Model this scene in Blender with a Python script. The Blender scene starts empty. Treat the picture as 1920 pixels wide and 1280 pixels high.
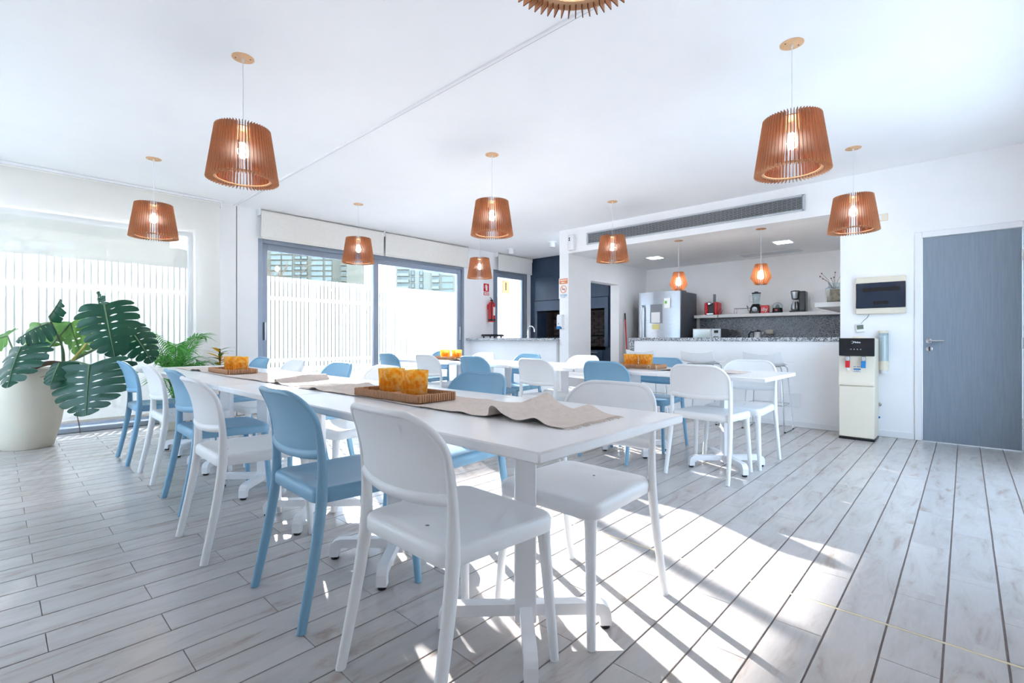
import bpy, bmesh, math, random
from mathutils import Vector, Matrix
random.seed(7)
PI = math.pi
SC = bpy.context.scene
COL = SC.collection
# ------------------------------------------------------------------ camera, world, sun, exposure
CAM_H, FPX, YAW = 1.02, 908.0, math.radians(43.11)     # world X = along the floor planks, Y = along the tables
cam_data = bpy.data.cameras.new('camera')
cam_data.sensor_width = 36.0
cam_data.lens = FPX / 1920 * 36
cam_data.shift_y = -5.0 / 1920
cam_data.clip_start, cam_data.clip_end = 0.05, 1500
cam = bpy.data.objects.new('camera', cam_data)
cam.location = (0, 0, CAM_H)
cam.rotation_euler = (PI / 2, 0, YAW - PI / 2)
COL.objects.link(cam)
SC.camera = cam

world = bpy.data.worlds.new('sky'); SC.world = world
world.use_nodes = True
wn = world.node_tree
bg = wn.nodes['Background']
bg.inputs['Color'].default_value = (0.57, 0.77, 1.0, 1)
bg.inputs['Strength'].default_value = 2.6

sun_data = bpy.data.lights.new('sun', 'SUN')
sun_data.energy = 12.0
sun_data.angle = math.radians(0.55)
sun_data.color = (1.0, 0.97, 0.94)
sun = bpy.data.objects.new('sun', sun_data)
sun_dir = Vector((-0.339 * math.cos(math.radians(17.6)), -0.941 * math.cos(math.radians(17.6)), -math.sin(math.radians(17.6))))
sun.rotation_euler = sun_dir.to_track_quat('-Z', 'Y').to_euler()
COL.objects.link(sun)

def portal(loc, rot, sx, sy):          # guides sampling of the sky through a window opening; emits nothing itself
    l = bpy.data.lights.new('window_portal', 'AREA'); l.shape = 'RECTANGLE'; l.size = sx; l.size_y = sy
    l.cycles.is_portal = True
    o = bpy.data.objects.new('window_portal', l); o.location = loc; o.rotation_euler = rot; COL.objects.link(o)
portal((4.3, 7.22, 1.2), (-PI / 2, 0, 0), 3.6, 2.35)
portal((0.1, 7.22, 1.2), (-PI / 2, 0, 0), 3.3, 2.3)
portal((4.1, -0.72, 1.28), (PI / 2, 0, 0), 2.5, 2.25)
portal((-2.15, 5.2, 1.28), (0, -PI / 2, 0), 2.25, 2.2)

SC.view_settings.view_transform = 'Standard'
SC.view_settings.look = 'None'
SC.view_settings.gamma = 1
SC.view_settings.use_curve_mapping = False
SC.view_settings.exposure = 1.27
SC.cycles.use_denoising = True
SC.cycles.max_bounces = 8
SC.cycles.adaptive_threshold = 0.1
SC.cycles.adaptive_min_samples = 16
SC.cycles.use_light_tree = False
SC.cycles.glossy_bounces = 4
SC.cycles.diffuse_bounces = 6
SC.cycles.transparent_max_bounces = 16
SC.cycles.caustics_reflective = False
SC.cycles.caustics_refractive = False

# ------------------------------------------------------------------ materials
def lin(r, g, b):
    f = lambda c: (c / 255 / 12.92) if c / 255 <= 0.04045 else ((c / 255 + 0.055) / 1.055) ** 2.4
    return (f(r), f(g), f(b), 1)

def new_mat(name):
    m = bpy.data.materials.new(name); m.use_nodes = True
    nt = m.node_tree
    return m, nt, nt.nodes['Principled BSDF'], nt.nodes['Material Output']

def mk(name, rgb, rough=0.5, metal=0.0, var=0.03, scale=6.0, bump=0.0, stretch=(1, 1, 1), spec=0.5, emis=0.0, alpha=1.0, rgb2=None, obj=False):
    """principled surface whose colour wanders a little with a noise texture"""
    m, nt, p, out = new_mat(name)
    tc = nt.nodes.new('ShaderNodeTexCoord'); mp = nt.nodes.new('ShaderNodeMapping')
    mp.inputs['Scale'].default_value = stretch
    nt.links.new(tc.outputs['Object'], mp.inputs['Vector'])
    nz = nt.nodes.new('ShaderNodeTexNoise'); nz.inputs['Scale'].default_value = scale; nz.inputs['Detail'].default_value = 4
    nt.links.new(mp.outputs['Vector'], nz.inputs['Vector'])
    rp = nt.nodes.new('ShaderNodeValToRGB')
    c = lin(*rgb)
    if rgb2: a, b = c, lin(*rgb2)
    else: a, b = tuple(x * (1 - var) for x in c[:3]) + (1,), tuple(min(1, x * (1 + var)) for x in c[:3]) + (1,)
    rp.color_ramp.elements[0].position = 0.35; rp.color_ramp.elements[1].position = 0.65
    rp.color_ramp.elements[0].color = a; rp.color_ramp.elements[1].color = b
    nt.links.new(nz.outputs['Fac'], rp.inputs['Fac'])
    nt.links.new(rp.outputs['Color'], p.inputs['Base Color'])
    p.inputs['Roughness'].default_value = rough; p.inputs['Metallic'].default_value = metal
    p.inputs['Specular IOR Level'].default_value = spec
    if bump:
        bp = nt.nodes.new('ShaderNodeBump'); bp.inputs['Strength'].default_value = bump; bp.inputs['Distance'].default_value = 0.002
        nt.links.new(nz.outputs['Fac'], bp.inputs['Height']); nt.links.new(bp.outputs['Normal'], p.inputs['Normal'])
    if emis:
        p.inputs['Emission Color'].default_value = c; p.inputs['Emission Strength'].default_value = emis
    p.inputs['Alpha'].default_value = alpha
    return m

def thin_mat(name, rgb, diffuse, translucent, clear, rough=0.8, var=0.065):
    """fabric or leaf: part diffuse, part translucent, part see-through"""
    m, nt, p, out = new_mat(name); nt.nodes.remove(p)
    c = lin(*rgb)
    nz = nt.nodes.new('ShaderNodeTexNoise'); nz.inputs['Scale'].default_value = 9; nz.inputs['Detail'].default_value = 5
    tc = nt.nodes.new('ShaderNodeTexCoord'); nt.links.new(tc.outputs['Object'], nz.inputs['Vector'])
    rp = nt.nodes.new('ShaderNodeValToRGB')
    rp.color_ramp.elements[0].position = 0.3; rp.color_ramp.elements[1].position = 0.7
    rp.color_ramp.elements[0].color = tuple(x * (1 - var) for x in c[:3]) + (1,); rp.color_ramp.elements[1].color = tuple(min(1, x * (1 + var)) for x in c[:3]) + (1,)
    nt.links.new(nz.outputs['Fac'], rp.inputs['Fac'])
    d = nt.nodes.new('ShaderNodeBsdfPrincipled'); d.inputs['Roughness'].default_value = rough; d.inputs['Specular IOR Level'].default_value = 0.3
    t = nt.nodes.new('ShaderNodeBsdfTranslucent'); x = nt.nodes.new('ShaderNodeBsdfTransparent')
    nt.links.new(rp.outputs['Color'], d.inputs['Base Color']); nt.links.new(rp.outputs['Color'], t.inputs['Color'])
    m1 = nt.nodes.new('ShaderNodeMixShader'); m1.inputs[0].default_value = translucent / max(1e-6, diffuse + translucent)
    nt.links.new(d.outputs[0], m1.inputs[1]); nt.links.new(t.outputs[0], m1.inputs[2])
    m2 = nt.nodes.new('ShaderNodeMixShader'); m2.inputs[0].default_value = clear
    nt.links.new(m1.outputs[0], m2.inputs[1]); nt.links.new(x.outputs[0], m2.inputs[2])
    nt.links.new(m2.outputs[0], out.inputs['Surface'])
    return m

def glass_mat(name, tint=(255, 255, 255), refl=0.08, rough=0.02):
    m, nt, p, out = new_mat(name); nt.nodes.remove(p)
    g = nt.nodes.new('ShaderNodeBsdfGlossy'); g.inputs['Roughness'].default_value = rough
    x = nt.nodes.new('ShaderNodeBsdfTransparent'); x.inputs['Color'].default_value = lin(*tint)
    lw = nt.nodes.new('ShaderNodeLayerWeight'); lw.inputs['Blend'].default_value = 0.25
    ml = nt.nodes.new('ShaderNodeMath'); ml.operation = 'MULTIPLY_ADD'; ml.inputs[1].default_value = 0.35; ml.inputs[2].default_value = refl * 0.5
    nt.links.new(lw.outputs['Fresnel'], ml.inputs[0])
    mx = nt.nodes.new('ShaderNodeMixShader')
    nt.links.new(ml.outputs[0], mx.inputs[0]); nt.links.new(x.outputs[0], mx.inputs[1]); nt.links.new(g.outputs[0], mx.inputs[2])
    nt.links.new(mx.outputs[0], out.inputs['Surface'])
    return m

def amber_mat():
    m, nt, p, out = new_mat('amber_glass')
    tc = nt.nodes.new('ShaderNodeTexCoord'); nz = nt.nodes.new('ShaderNodeTexNoise'); nz.inputs['Scale'].default_value = 55; nz.inputs['Detail'].default_value = 6
    n2 = nt.nodes.new('ShaderNodeTexNoise'); n2.inputs['Scale'].default_value = 14; n2.inputs['Detail'].default_value = 3
    nt.links.new(tc.outputs['Object'], nz.inputs['Vector']); nt.links.new(tc.outputs['Object'], n2.inputs['Vector'])
    rp = nt.nodes.new('ShaderNodeValToRGB')
    e = rp.color_ramp.elements; e[0].position = 0.38; e[0].color = lin(248, 196, 84); e[1].position = 0.62; e[1].color = lin(255, 242, 178)
    nt.links.new(nz.outputs['Fac'], rp.inputs['Fac'])
    t = nt.nodes.new('ShaderNodeBsdfTranslucent'); x = nt.nodes.new('ShaderNodeBsdfTransparent')
    nt.links.new(rp.outputs['Color'], t.inputs['Color']); nt.links.new(rp.outputs['Color'], x.inputs['Color']); nt.links.new(rp.outputs['Color'], p.inputs['Base Color'])
    p.inputs['Roughness'].default_value = 0.18
    a = nt.nodes.new('ShaderNodeMixShader'); a.inputs[0].default_value = 0.5
    nt.links.new(t.outputs[0], a.inputs[1]); nt.links.new(x.outputs[0], a.inputs[2])
    b = nt.nodes.new('ShaderNodeMixShader')
    r2 = nt.nodes.new('ShaderNodeMapRange'); r2.inputs[1].default_value = 0.35; r2.inputs[2].default_value = 0.7; r2.inputs[3].default_value = 0.05; r2.inputs[4].default_value = 0.4
    nt.links.new(n2.outputs['Fac'], r2.inputs[0]); nt.links.new(r2.outputs[0], b.inputs[0])
    nt.links.new(a.outputs[0], b.inputs[1]); nt.links.new(p.outputs[0], b.inputs[2])
    nt.links.new(b.outputs[0], out.inputs['Surface'])
    bp = nt.nodes.new('ShaderNodeBump'); bp.inputs['Strength'].default_value = 0.6; bp.inputs['Distance'].default_value = 0.002
    nt.links.new(nz.outputs['Fac'], bp.inputs['Height']); nt.links.new(bp.outputs['Normal'], p.inputs['Normal'])
    return m

def granite_mat(name='granite', c0=(96, 98, 104), c1=(206, 206, 208), sc=90):
    m, nt, p, out = new_mat(name)
    tc = nt.nodes.new('ShaderNodeTexCoord'); v = nt.nodes.new('ShaderNodeTexVoronoi'); v.inputs['Scale'].default_value = sc
    nt.links.new(tc.outputs['Object'], v.inputs['Vector'])
    rp = nt.nodes.new('ShaderNodeValToRGB'); e = rp.color_ramp.elements
    e[0].position = 0.2; e[0].color = lin(*c0); e[1].position = 0.8; e[1].color = lin(*c1)
    sp = nt.nodes.new('ShaderNodeSeparateColor'); nt.links.new(v.outputs['Color'], sp.inputs[0])
    nt.links.new(sp.outputs[0], rp.inputs['Fac']); nt.links.new(rp.outputs['Color'], p.inputs['Base Color'])
    p.inputs['Roughness'].default_value = 0.25
    return m

PITCH, Y0, LEN, XJ = 0.152, 0.0525, 0.606, 2.18
def floor_mat():
    """pale wood-look porcelain; every plank takes its own tone from its row and column"""
    m, nt, p, out = new_mat('plank_porcelain')
    N = nt.nodes.new; L = nt.links.new
    def math_(op, a, b=None, c=None):
        n = N('ShaderNodeMath'); n.operation = op
        for i, v in enumerate((a, b, c)):
            if v is None: continue
            if isinstance(v, (int, float)): n.inputs[i].default_value = v
            else: L(v, n.inputs[i])
        return n.outputs[0]
    g = N('ShaderNodeNewGeometry'); s = N('ShaderNodeSeparateXYZ'); L(g.outputs['Position'], s.inputs[0])
    row = math_('FLOOR', math_('DIVIDE', math_('SUBTRACT', s.outputs[1], Y0), PITCH))
    odd = math_('FLOORED_MODULO', row, 2.0)
    col = math_('FLOOR', math_('DIVIDE', math_('SUBTRACT', s.outputs[0], math_('MULTIPLY_ADD', odd, 0.303, 0.12)), LEN))
    cb = N('ShaderNodeCombineXYZ'); L(row, cb.inputs[0]); L(col, cb.inputs[1])
    wn_ = N('ShaderNodeTexWhiteNoise'); wn_.noise_dimensions = '2D'; L(cb.outputs[0], wn_.inputs['Vector'])
    vm = N('ShaderNodeVectorMath'); vm.operation = 'MULTIPLY'; L(g.outputs['Position'], vm.inputs[0]); vm.inputs[1].default_value = (1.0, 4.5, 1.0)
    va = N('ShaderNodeVectorMath'); va.operation = 'ADD'; L(vm.outputs[0], va.inputs[0])
    vs = N('ShaderNodeVectorMath'); vs.operation = 'SCALE'; L(wn_.outputs['Color'], vs.inputs[0]); vs.inputs['Scale'].default_value = 30
    L(vs.outputs[0], va.inputs[1])
    n1 = N('ShaderNodeTexNoise'); n1.inputs['Scale'].default_value = 3.2; n1.inputs['Detail'].default_value = 7; n1.inputs['Roughness'].default_value = 0.62; n1.inputs['Distortion'].default_value = 0.6; L(va.outputs[0], n1.inputs['Vector'])
    n2 = N('ShaderNodeTexNoise'); n2.inputs['Scale'].default_value = 26; n2.inputs['Detail'].default_value = 5; L(va.outputs[0], n2.inputs['Vector'])
    rp = N('ShaderNodeValToRGB'); e = rp.color_ramp.elements
    e[0].position = 0.31; e[0].color = lin(165, 152, 144); e[1].position = 0.57; e[1].color = lin(188, 183, 181)
    x = e.new(0.42); x.color = lin(181, 175, 171)
    L(n1.outputs['Fac'], rp.inputs['Fac'])
    mx = N('ShaderNodeMix'); mx.data_type = 'RGBA'; mx.blend_type = 'MULTIPLY'; mx.inputs['Factor'].default_value = 1
    tone = math_('ADD', math_('MULTIPLY', wn_.outputs['Value'], 0.08), math_('MULTIPLY_ADD', n2.outputs['Fac'], 0.10, 0.89))
    cc = N('ShaderNodeCombineColor'); [L(tone, cc.inputs[i]) for i in range(3)]
    L(rp.outputs['Color'], mx.inputs['A']); L(cc.outputs[0], mx.inputs['B']); L(mx.outputs['Result'], p.inputs['Base Color'])
    p.inputs['Roughness'].default_value = 0.24; p.inputs['Specular IOR Level'].default_value = 0.5
    bp = N('ShaderNodeBump'); bp.inputs['Strength'].default_value = 0.12; bp.inputs['Distance'].default_value = 0.001
    L(n2.outputs['Fac'], bp.inputs['Height']); L(bp.outputs['Normal'], p.inputs['Normal'])
    return m

MT = dict(
    wall=mk('wall_paint', (244, 244, 245), 0.75, var=0.012, scale=3, bump=0.05),
    ceil=mk('ceiling_paint', (248, 248, 249), 0.8, var=0.012, scale=2),
    trim=mk('white_trim', (236, 236, 238), 0.45, var=0.01),
    floor=floor_mat(),
    grout=mk('grout', (120, 107, 102), 0.9, var=0.1, scale=30),
    joint=mk('expansion_sealant', (205, 190, 160), 0.7, var=0.06, scale=20),
    white=mk('white_plastic', (236, 237, 238), 0.38, var=0.01),
    blue=mk('blue_plastic', (124, 169, 197), 0.36, var=0.02),
    table=mk('white_laminate', (241, 241, 242), 0.28, var=0.012, scale=4),
    tmetal=mk('white_powder_coat', (236, 236, 238), 0.35, var=0.01),
    rubber=mk('black_rubber', (24, 24, 26), 0.7),
    wood=mk('lamp_plywood', (204, 146, 104), 0.55, var=0.12, scale=7, stretch=(6, 6, 0.8)),
    woodlight=mk('pale_plywood', (226, 180, 136), 0.55, var=0.06, scale=12),
    burnt=mk('burnt_edge', (112, 62, 44), 0.7, var=0.1),
    cord=mk('white_cord', (225, 226, 228), 0.5),
    socket=mk('lamp_socket', (226, 220, 212), 0.4),
    bulb=mk('lit_bulb', (255, 240, 224), 0.3, emis=34.0),
    bulb2=mk('lit_bulb_warm', (255, 222, 176), 0.3, emis=22.0),
    led=mk('led_panel', (236, 246, 255), 0.4, emis=22.0),
    alu=mk('grey_aluminium', (150, 160, 175), 0.4, metal=0.35, var=0.02),
    alulight=mk('pale_aluminium', (196, 200, 206), 0.35, metal=0.5, var=0.02),
    chrome=mk('chrome', (205, 208, 212), 0.12, metal=1.0, var=0.01),
    steel=mk('brushed_steel', (176, 180, 186), 0.28, metal=0.9, var=0.05, stretch=(1, 1, 12)),
    steeldark=mk('steel_side', (104, 108, 116), 0.45, metal=0.4, var=0.03),
    blind=thin_mat('blind_fabric', (236, 234, 228), 0.997, 0.003, 0.26, 0.8, 0.006),
    blindroll=mk('rolled_blind_fabric', (232, 229, 224), 0.85, var=0.02, scale=40),
    glass=glass_mat('window_glass'),
    jar=glass_mat('jar_glass', (244, 249, 250), 0.05),
    amber=amber_mat(),
    wax=mk('candle_wax', (240, 222, 186), 0.5, var=0.03),
    tray=mk('tray_wood', (200, 152, 112), 0.6, var=0.14, scale=9, stretch=(3, 3, 8)),
    trayrib=mk('tray_rib_wood', (192, 144, 108), 0.65, var=0.16, scale=14),
    linen=mk('linen', (220, 206, 196), 0.9, var=0.05, scale=60, bump=0.3),
    pot=mk('cream_pot', (222, 214, 196), 0.55, var=0.02, scale=5),
    soil=mk('soil', (70, 52, 42), 0.95, var=0.3, scale=40),
    leaf=thin_mat('monstera_leaf', (30, 74, 54), 0.85, 0.15, 0.0, 0.28),
    leaflight=thin_mat('young_monstera_leaf', (112, 158, 82), 0.6, 0.4, 0.0, 0.35),
    stem=mk('leaf_stem', (96, 122, 84), 0.5, var=0.15),
    stemy=mk('yellow_stem', (196, 184, 96), 0.5, var=0.2),
    root=mk('aerial_root', (110, 84, 66), 0.8, var=0.2),
    palm=thin_mat('palm_leaf', (92, 168, 78), 0.55, 0.45, 0.0, 0.35),
    croton=thin_mat('yellow_leaf', (240, 200, 76), 0.5, 0.5, 0.0, 0.4),
    dark=mk('dark_blue_paint', (46, 62, 84), 0.32, var=0.12, scale=3, bump=0.15),
    soot=mk('sooty_brick', (62, 50, 48), 0.85, var=0.3, scale=12, bump=0.4),
    mortar=mk('sooty_mortar', (92, 82, 78), 0.9, var=0.15),
    granite=granite_mat(),
    shelf=mk('white_shelf_wood', (222, 221, 220), 0.5, var=0.05, scale=6, stretch=(20, 1, 6)),
    door=mk('grey_door_laminate', (132, 144, 156), 0.5, var=0.06, scale=10, stretch=(12, 12, 0.5)),
    red=mk('red_plastic', (204, 34, 42), 0.3, var=0.03),
    signred=mk('sign_red', (222, 34, 40), 0.5, var=0.02),
    orange=mk('sign_orange', (236, 142, 84), 0.6, var=0.02),
    paper=mk('white_paper', (240, 240, 240), 0.8, var=0.01),
    yellow=mk('sticky_note_yellow', (228, 218, 150), 0.8, var=0.02),
    green=mk('label_green', (110, 176, 70), 0.7),
    black=mk('black_plastic', (20, 21, 24), 0.25, var=0.05),
    grey=mk('mid_grey_plastic', (128, 132, 138), 0.45),
    signblue=mk('label_blue', (38, 120, 178), 0.5),
    tapblue=mk('tap_blue', (28, 122, 186), 0.35),
    cream=mk('cream_plastic', (228, 219, 200), 0.4, var=0.01),
    smoke=mk('smoked_panel', (38, 48, 66), 0.12, var=0.08, scale=3),
    screen=mk('lcd_screen', (116, 126, 116), 0.25),
    brownish=mk('dried_stem', (112, 70, 52), 0.9, var=0.2),
    shells=mk('woven_filling', (186, 164, 140), 0.9, var=0.25, scale=30),
    fence=mk('white_fence_slat', (240, 240, 240), 0.6, var=0.02),
    paving=mk('outdoor_paving', (222, 220, 216), 0.9, var=0.08, scale=0.6),
    kerb=mk('planter_kerb', (214, 220, 226), 0.85, var=0.04),
    hedge=mk('added_hedge_leaf', (44, 58, 44), 0.8, var=0.3, scale=5),
    vinyl=thin_mat('vinyl_plate', (214, 200, 176), 0.5, 0.5, 0.0, 0.6, 0.02),
    granitedark=granite_mat('granite_dark', (62, 66, 74), (158, 162, 168), 120),
    grass=mk('grass', (96, 134, 72), 0.9, var=0.3, scale=18),
    concA=mk('facade_grey_render', (106, 104, 90), 0.9, var=0.06, scale=0.15),
    concB=mk('facade_pale_render', (132, 132, 120), 0.9, var=0.05, scale=0.15),
    concD=mk('facade_dark_trim', (72, 72, 66), 0.9, var=0.06, scale=0.3),
    pane=mk('facade_window_glass', (116, 126, 120), 0.15, var=0.12, scale=0.3),
    bark=mk('bark', (112, 98, 84), 0.95, var=0.2, scale=4),
    beige=mk('beige_plate', (206, 196, 178), 0.6, var=0.03),
    ink=mk('print_dark', (52, 48, 50), 0.7),
)

# ------------------------------------------------------------------ mesh helpers
class MB:
    def __init__(s): s.v = []; s.f = []; s.mi = []; s.M = Matrix()
    def add(s, vs, fs, mi=0):
        b = len(s.v)
        s.v += [tuple(s.M @ Vector(p)) for p in vs]
        s.f += [tuple(b + i for i in f) for f in fs]
        s.mi += [mi] * len(fs)
        return s
    def box(s, c, d, b=0.0, mi=0):
        """box centred on c with sizes d and chamfered edges b"""
        h = [x / 2 for x in d]
        if b <= 0:
            vs = [(c[0] + i * h[0], c[1] + j * h[1], c[2] + k * h[2]) for i in (-1, 1) for j in (-1, 1) for k in (-1, 1)]
            return s.add(vs, [(0, 1, 3, 2), (4, 6, 7, 5), (0, 4, 5, 1), (2, 3, 7, 6), (0, 2, 6, 4), (1, 5, 7, 3)], mi)
        b = min(b, *(x * 0.98 for x in h))
        vs, ix = [], {}
        sg = [(i, j, k) for i in (-1, 1) for j in (-1, 1) for k in (-1, 1)]
        for q in sg:
            for a in range(3):
                p = [c[n] + q[n] * (h[n] if n == a else h[n] - b) for n in range(3)]
                ix[q, a] = len(vs); vs.append(p)
        fs = []
        for a in range(3):
            o1, o2 = (a + 1) % 3, (a + 2) % 3
            for sa in (-1, 1):
                r = []
                for (x, y) in ((-1, -1), (1, -1), (1, 1), (-1, 1)):
                    q = [0, 0, 0]; q[a] = sa; q[o1] = x; q[o2] = y; r.append(ix[tuple(q), a])
                fs.append(tuple(r))
            for x in (-1, 1):
                for y in (-1, 1):
                    q0 = [0, 0, 0]; q0[o1] = x; q0[o2] = y; q1 = q0[:]; q0[a] = -1; q1[a] = 1
                    q0, q1 = tuple(q0), tuple(q1)
                    fs.append((ix[q0, o1], ix[q1, o1], ix[q1, o2], ix[q0, o2]))
        for q in sg: fs.append((ix[q, 0], ix[q, 1], ix[q, 2]))
        return s.add(vs, fs, mi)
    def b2(s, x0, x1, y0, y1, z0, z1, b=0.0, mi=0):
        return s.box(((x0 + x1) / 2, (y0 + y1) / 2, (z0 + z1) / 2), (x1 - x0, y1 - y0, z1 - z0), b, mi)
    def tube(s, path, rad, n=10, cap=True, closed=False, squash=None, mi=0):
        P = [Vector(p) for p in path]; m = len(P)
        R = rad if isinstance(rad, (list, tuple)) else [rad] * m
        T = []
        for i in range(m):
            a = P[(i - 1) % m] if (closed or i) else P[0]; c = P[(i + 1) % m] if (closed or i < m - 1) else P[-1]
            t = (c - a); T.append(t.normalized() if t.length > 1e-9 else Vector((0, 0, 1)))
        up = Vector((0, 0, 1)) if abs(T[0].z) < 0.9 else Vector((1, 0, 0))
        N = (up - T[0] * up.dot(T[0])).normalized()
        vs = []
        for i in range(m):
            N = (N - T[i] * N.dot(T[i]))
            N = N.normalized() if N.length > 1e-6 else T[i].orthogonal().normalized()
            B = T[i].cross(N)
            for k in range(n):
                a = 2 * PI * k / n
                d = N * math.cos(a) + B * math.sin(a)
                o = d * R[i]
                if squash: o = Vector((o.x * squash[0], o.y * squash[1], o.z * squash[2]))
                vs.append(P[i] + o)
        fs = [(i * n + k, i * n + (k + 1) % n, ((i + 1) % m) * n + (k + 1) % n, ((i + 1) % m) * n + k) for i in range(m if closed else m - 1) for k in range(n)]
        if cap and not closed: fs += [tuple(range(n)), tuple((m - 1) * n + k for k in range(n))]
        return s.add(vs, fs, mi)
    def lathe(s, prof, n=24, c=(0, 0, 0), mi=0, cap=True):
        vs = []
        for r, z in prof:
            for k in range(n):
                a = 2 * PI * k / n; vs.append((c[0] + r * math.cos(a), c[1] + r * math.sin(a), c[2] + z))
        m = len(prof)
        fs = [(i * n + k, i * n + (k + 1) % n, (i + 1) * n + (k + 1) % n, (i + 1) * n + k) for i in range(m - 1) for k in range(n)]
        if cap:
            if prof[0][0] > 1e-6: fs.append(tuple(range(n)))
            if prof[-1][0] > 1e-6: fs.append(tuple((m - 1) * n + k for k in range(n)))
        return s.add(vs, fs, mi)
    def loft(s, rings, mi=0, cap=True):
        n = len(rings[0]); vs = [p for r in rings for p in r]
        fs = [(i * n + k, i * n + (k + 1) % n, (i + 1) * n + (k + 1) % n, (i + 1) * n + k) for i in range(len(rings) - 1) for k in range(n)]
        if cap: fs += [tuple(range(n)), tuple((len(rings) - 1) * n + k for k in range(n))]
        return s.add(vs, fs, mi)
    def prism(s, poly, z0, z1, axis='z', mi=0):
        f = {'z': lambda a, b, c: (a, b, c), 'x': lambda a, b, c: (c, a, b), 'y': lambda a, b, c: (a, c, b)}[axis]
        n = len(poly)
        vs = [f(a, b, z0) for a, b in poly] + [f(a, b, z1) for a, b in poly]
        fs = [tuple(range(n)), tuple(range(n, 2 * n))] + [(i, (i + 1) % n, n + (i + 1) % n, n + i) for i in range(n)]
        return s.add(vs, fs, mi)
    def sheet(s, fn, nu, nv, thick=0.0, mi=0):
        """surface fn(u,v)->Vector; with a thickness it becomes a closed shell"""
        G = [[Vector(fn(i / nu, j / nv)) for j in range(nv + 1)] for i in range(nu + 1)]
        w = nv + 1
        top = [p for r in G for p in r]
        fs = [(i * w + j, (i + 1) * w + j, (i + 1) * w + j + 1, i * w + j + 1) for i in range(nu) for j in range(nv)]
        if not thick: return s.add(top, fs, mi)
        bot = []
        for i in range(nu + 1):
            for j in range(nv + 1):
                a = G[min(i + 1, nu)][j] - G[max(i - 1, 0)][j]; b = G[i][min(j + 1, nv)] - G[i][max(j - 1, 0)]
                nn = a.cross(b); nn = nn.normalized() if nn.length > 1e-12 else Vector((0, 0, 1))
                bot.append(G[i][j] - nn * thick)
        o = len(top)
        fs2 = [tuple(o + k for k in reversed(f)) for f in fs]
        bd = [i * w for i in range(nu + 1)] + [nu * w + j for j in range(1, w)] + [i * w + nv for i in range(nu - 1, -1, -1)] + [j for j in range(nv - 1, 0, -1)]
        fs3 = [(bd[k], bd[(k + 1) % len(bd)], o + bd[(k + 1) % len(bd)], o + bd[k]) for k in range(len(bd))]
        return s.add(top + bot, fs + fs2 + fs3, mi)
    def mesh(s, name, mats, smooth=True, ang=38, normals=True):
        me = bpy.data.meshes.new(name); me.from_pydata(s.v, [], s.f)
        for m in (mats if isinstance(mats, (list, tuple)) else [mats]): me.materials.append(MT[m] if isinstance(m, str) else m)
        if len(set(s.mi)) > 1: me.polygons.foreach_set('material_index', s.mi)
        if normals:
            bm = bmesh.new(); bm.from_mesh(me); bmesh.ops.recalc_face_normals(bm, faces=bm.faces[:]); bm.to_mesh(me); bm.free()
        if smooth:
            me.polygons.foreach_set('use_smooth', [True] * len(me.polygons)); me.set_sharp_from_angle(angle=math.radians(ang))
        me.update()
        return me
    def build(s, name, mats, parent=None, **k):
        return link(name, s.mesh(name, mats, **k), parent)

def link(name, data, parent=None):
    o = bpy.data.objects.new(name, data); COL.objects.link(o)
    if parent: o.parent = parent
    return o
def tag(o, label=None, cat=None, group=None, kind=None):
    if label: o['label'] = label
    if cat: o['category'] = cat
    if group: o['group'] = group
    if kind: o['kind'] = kind
    return o
def thing(name, label, cat, loc=(0, 0, 0), rz=0.0, group=None):
    o = link(name, None); o.location = loc; o.rotation_euler = (0, 0, rz); o.empty_display_size = 0.1
    return tag(o, label, cat, group)
def struct(o): o['kind'] = 'structure'; return o
def sroot(name, loc=(0, 0, 0)): o = link(name, None); o.location = loc; return struct(o)
def kids(o): return [c for c in ALLC.get(o.name, [])]
ALLC = {}
def tree_of(o):
    return [c for c in bpy.data.objects if c.parent == o]
def make_copier(o):
    """remember a thing's parts and sub-parts once, so that copies are cheap"""
    parts = [(c, tree_of(c)) for c in tree_of(o)]
    def cp(label, loc, rz=0.0, group=None):
        r = o.copy(); COL.objects.link(r); r.location = loc; r.rotation_euler = (0, 0, rz); tag(r, label, None, group)
        for c, gs in parts:
            d = c.copy(); COL.objects.link(d); d.parent = r
            for g in gs:
                e = g.copy(); COL.objects.link(e); e.parent = d
        return r
    return cp
def text_mesh(txt, size, mat, depth=0.001, align='CENTER'):
    cu = bpy.data.curves.new('lettering', 'FONT'); cu.body = txt; cu.size = size; cu.extrude = depth; cu.align_x = align; cu.align_y = 'CENTER'; cu.resolution_u = 3
    o = bpy.data.objects.new('lettering', cu); COL.objects.link(o)
    bpy.context.view_layer.update()
    me = bpy.data.meshes.new_from_object(o.evaluated_get(bpy.context.evaluated_depsgraph_get()))
    bpy.data.objects.remove(o); bpy.data.curves.remove(cu)
    me.materials.clear(); me.materials.append(MT[mat])
    return me
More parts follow.
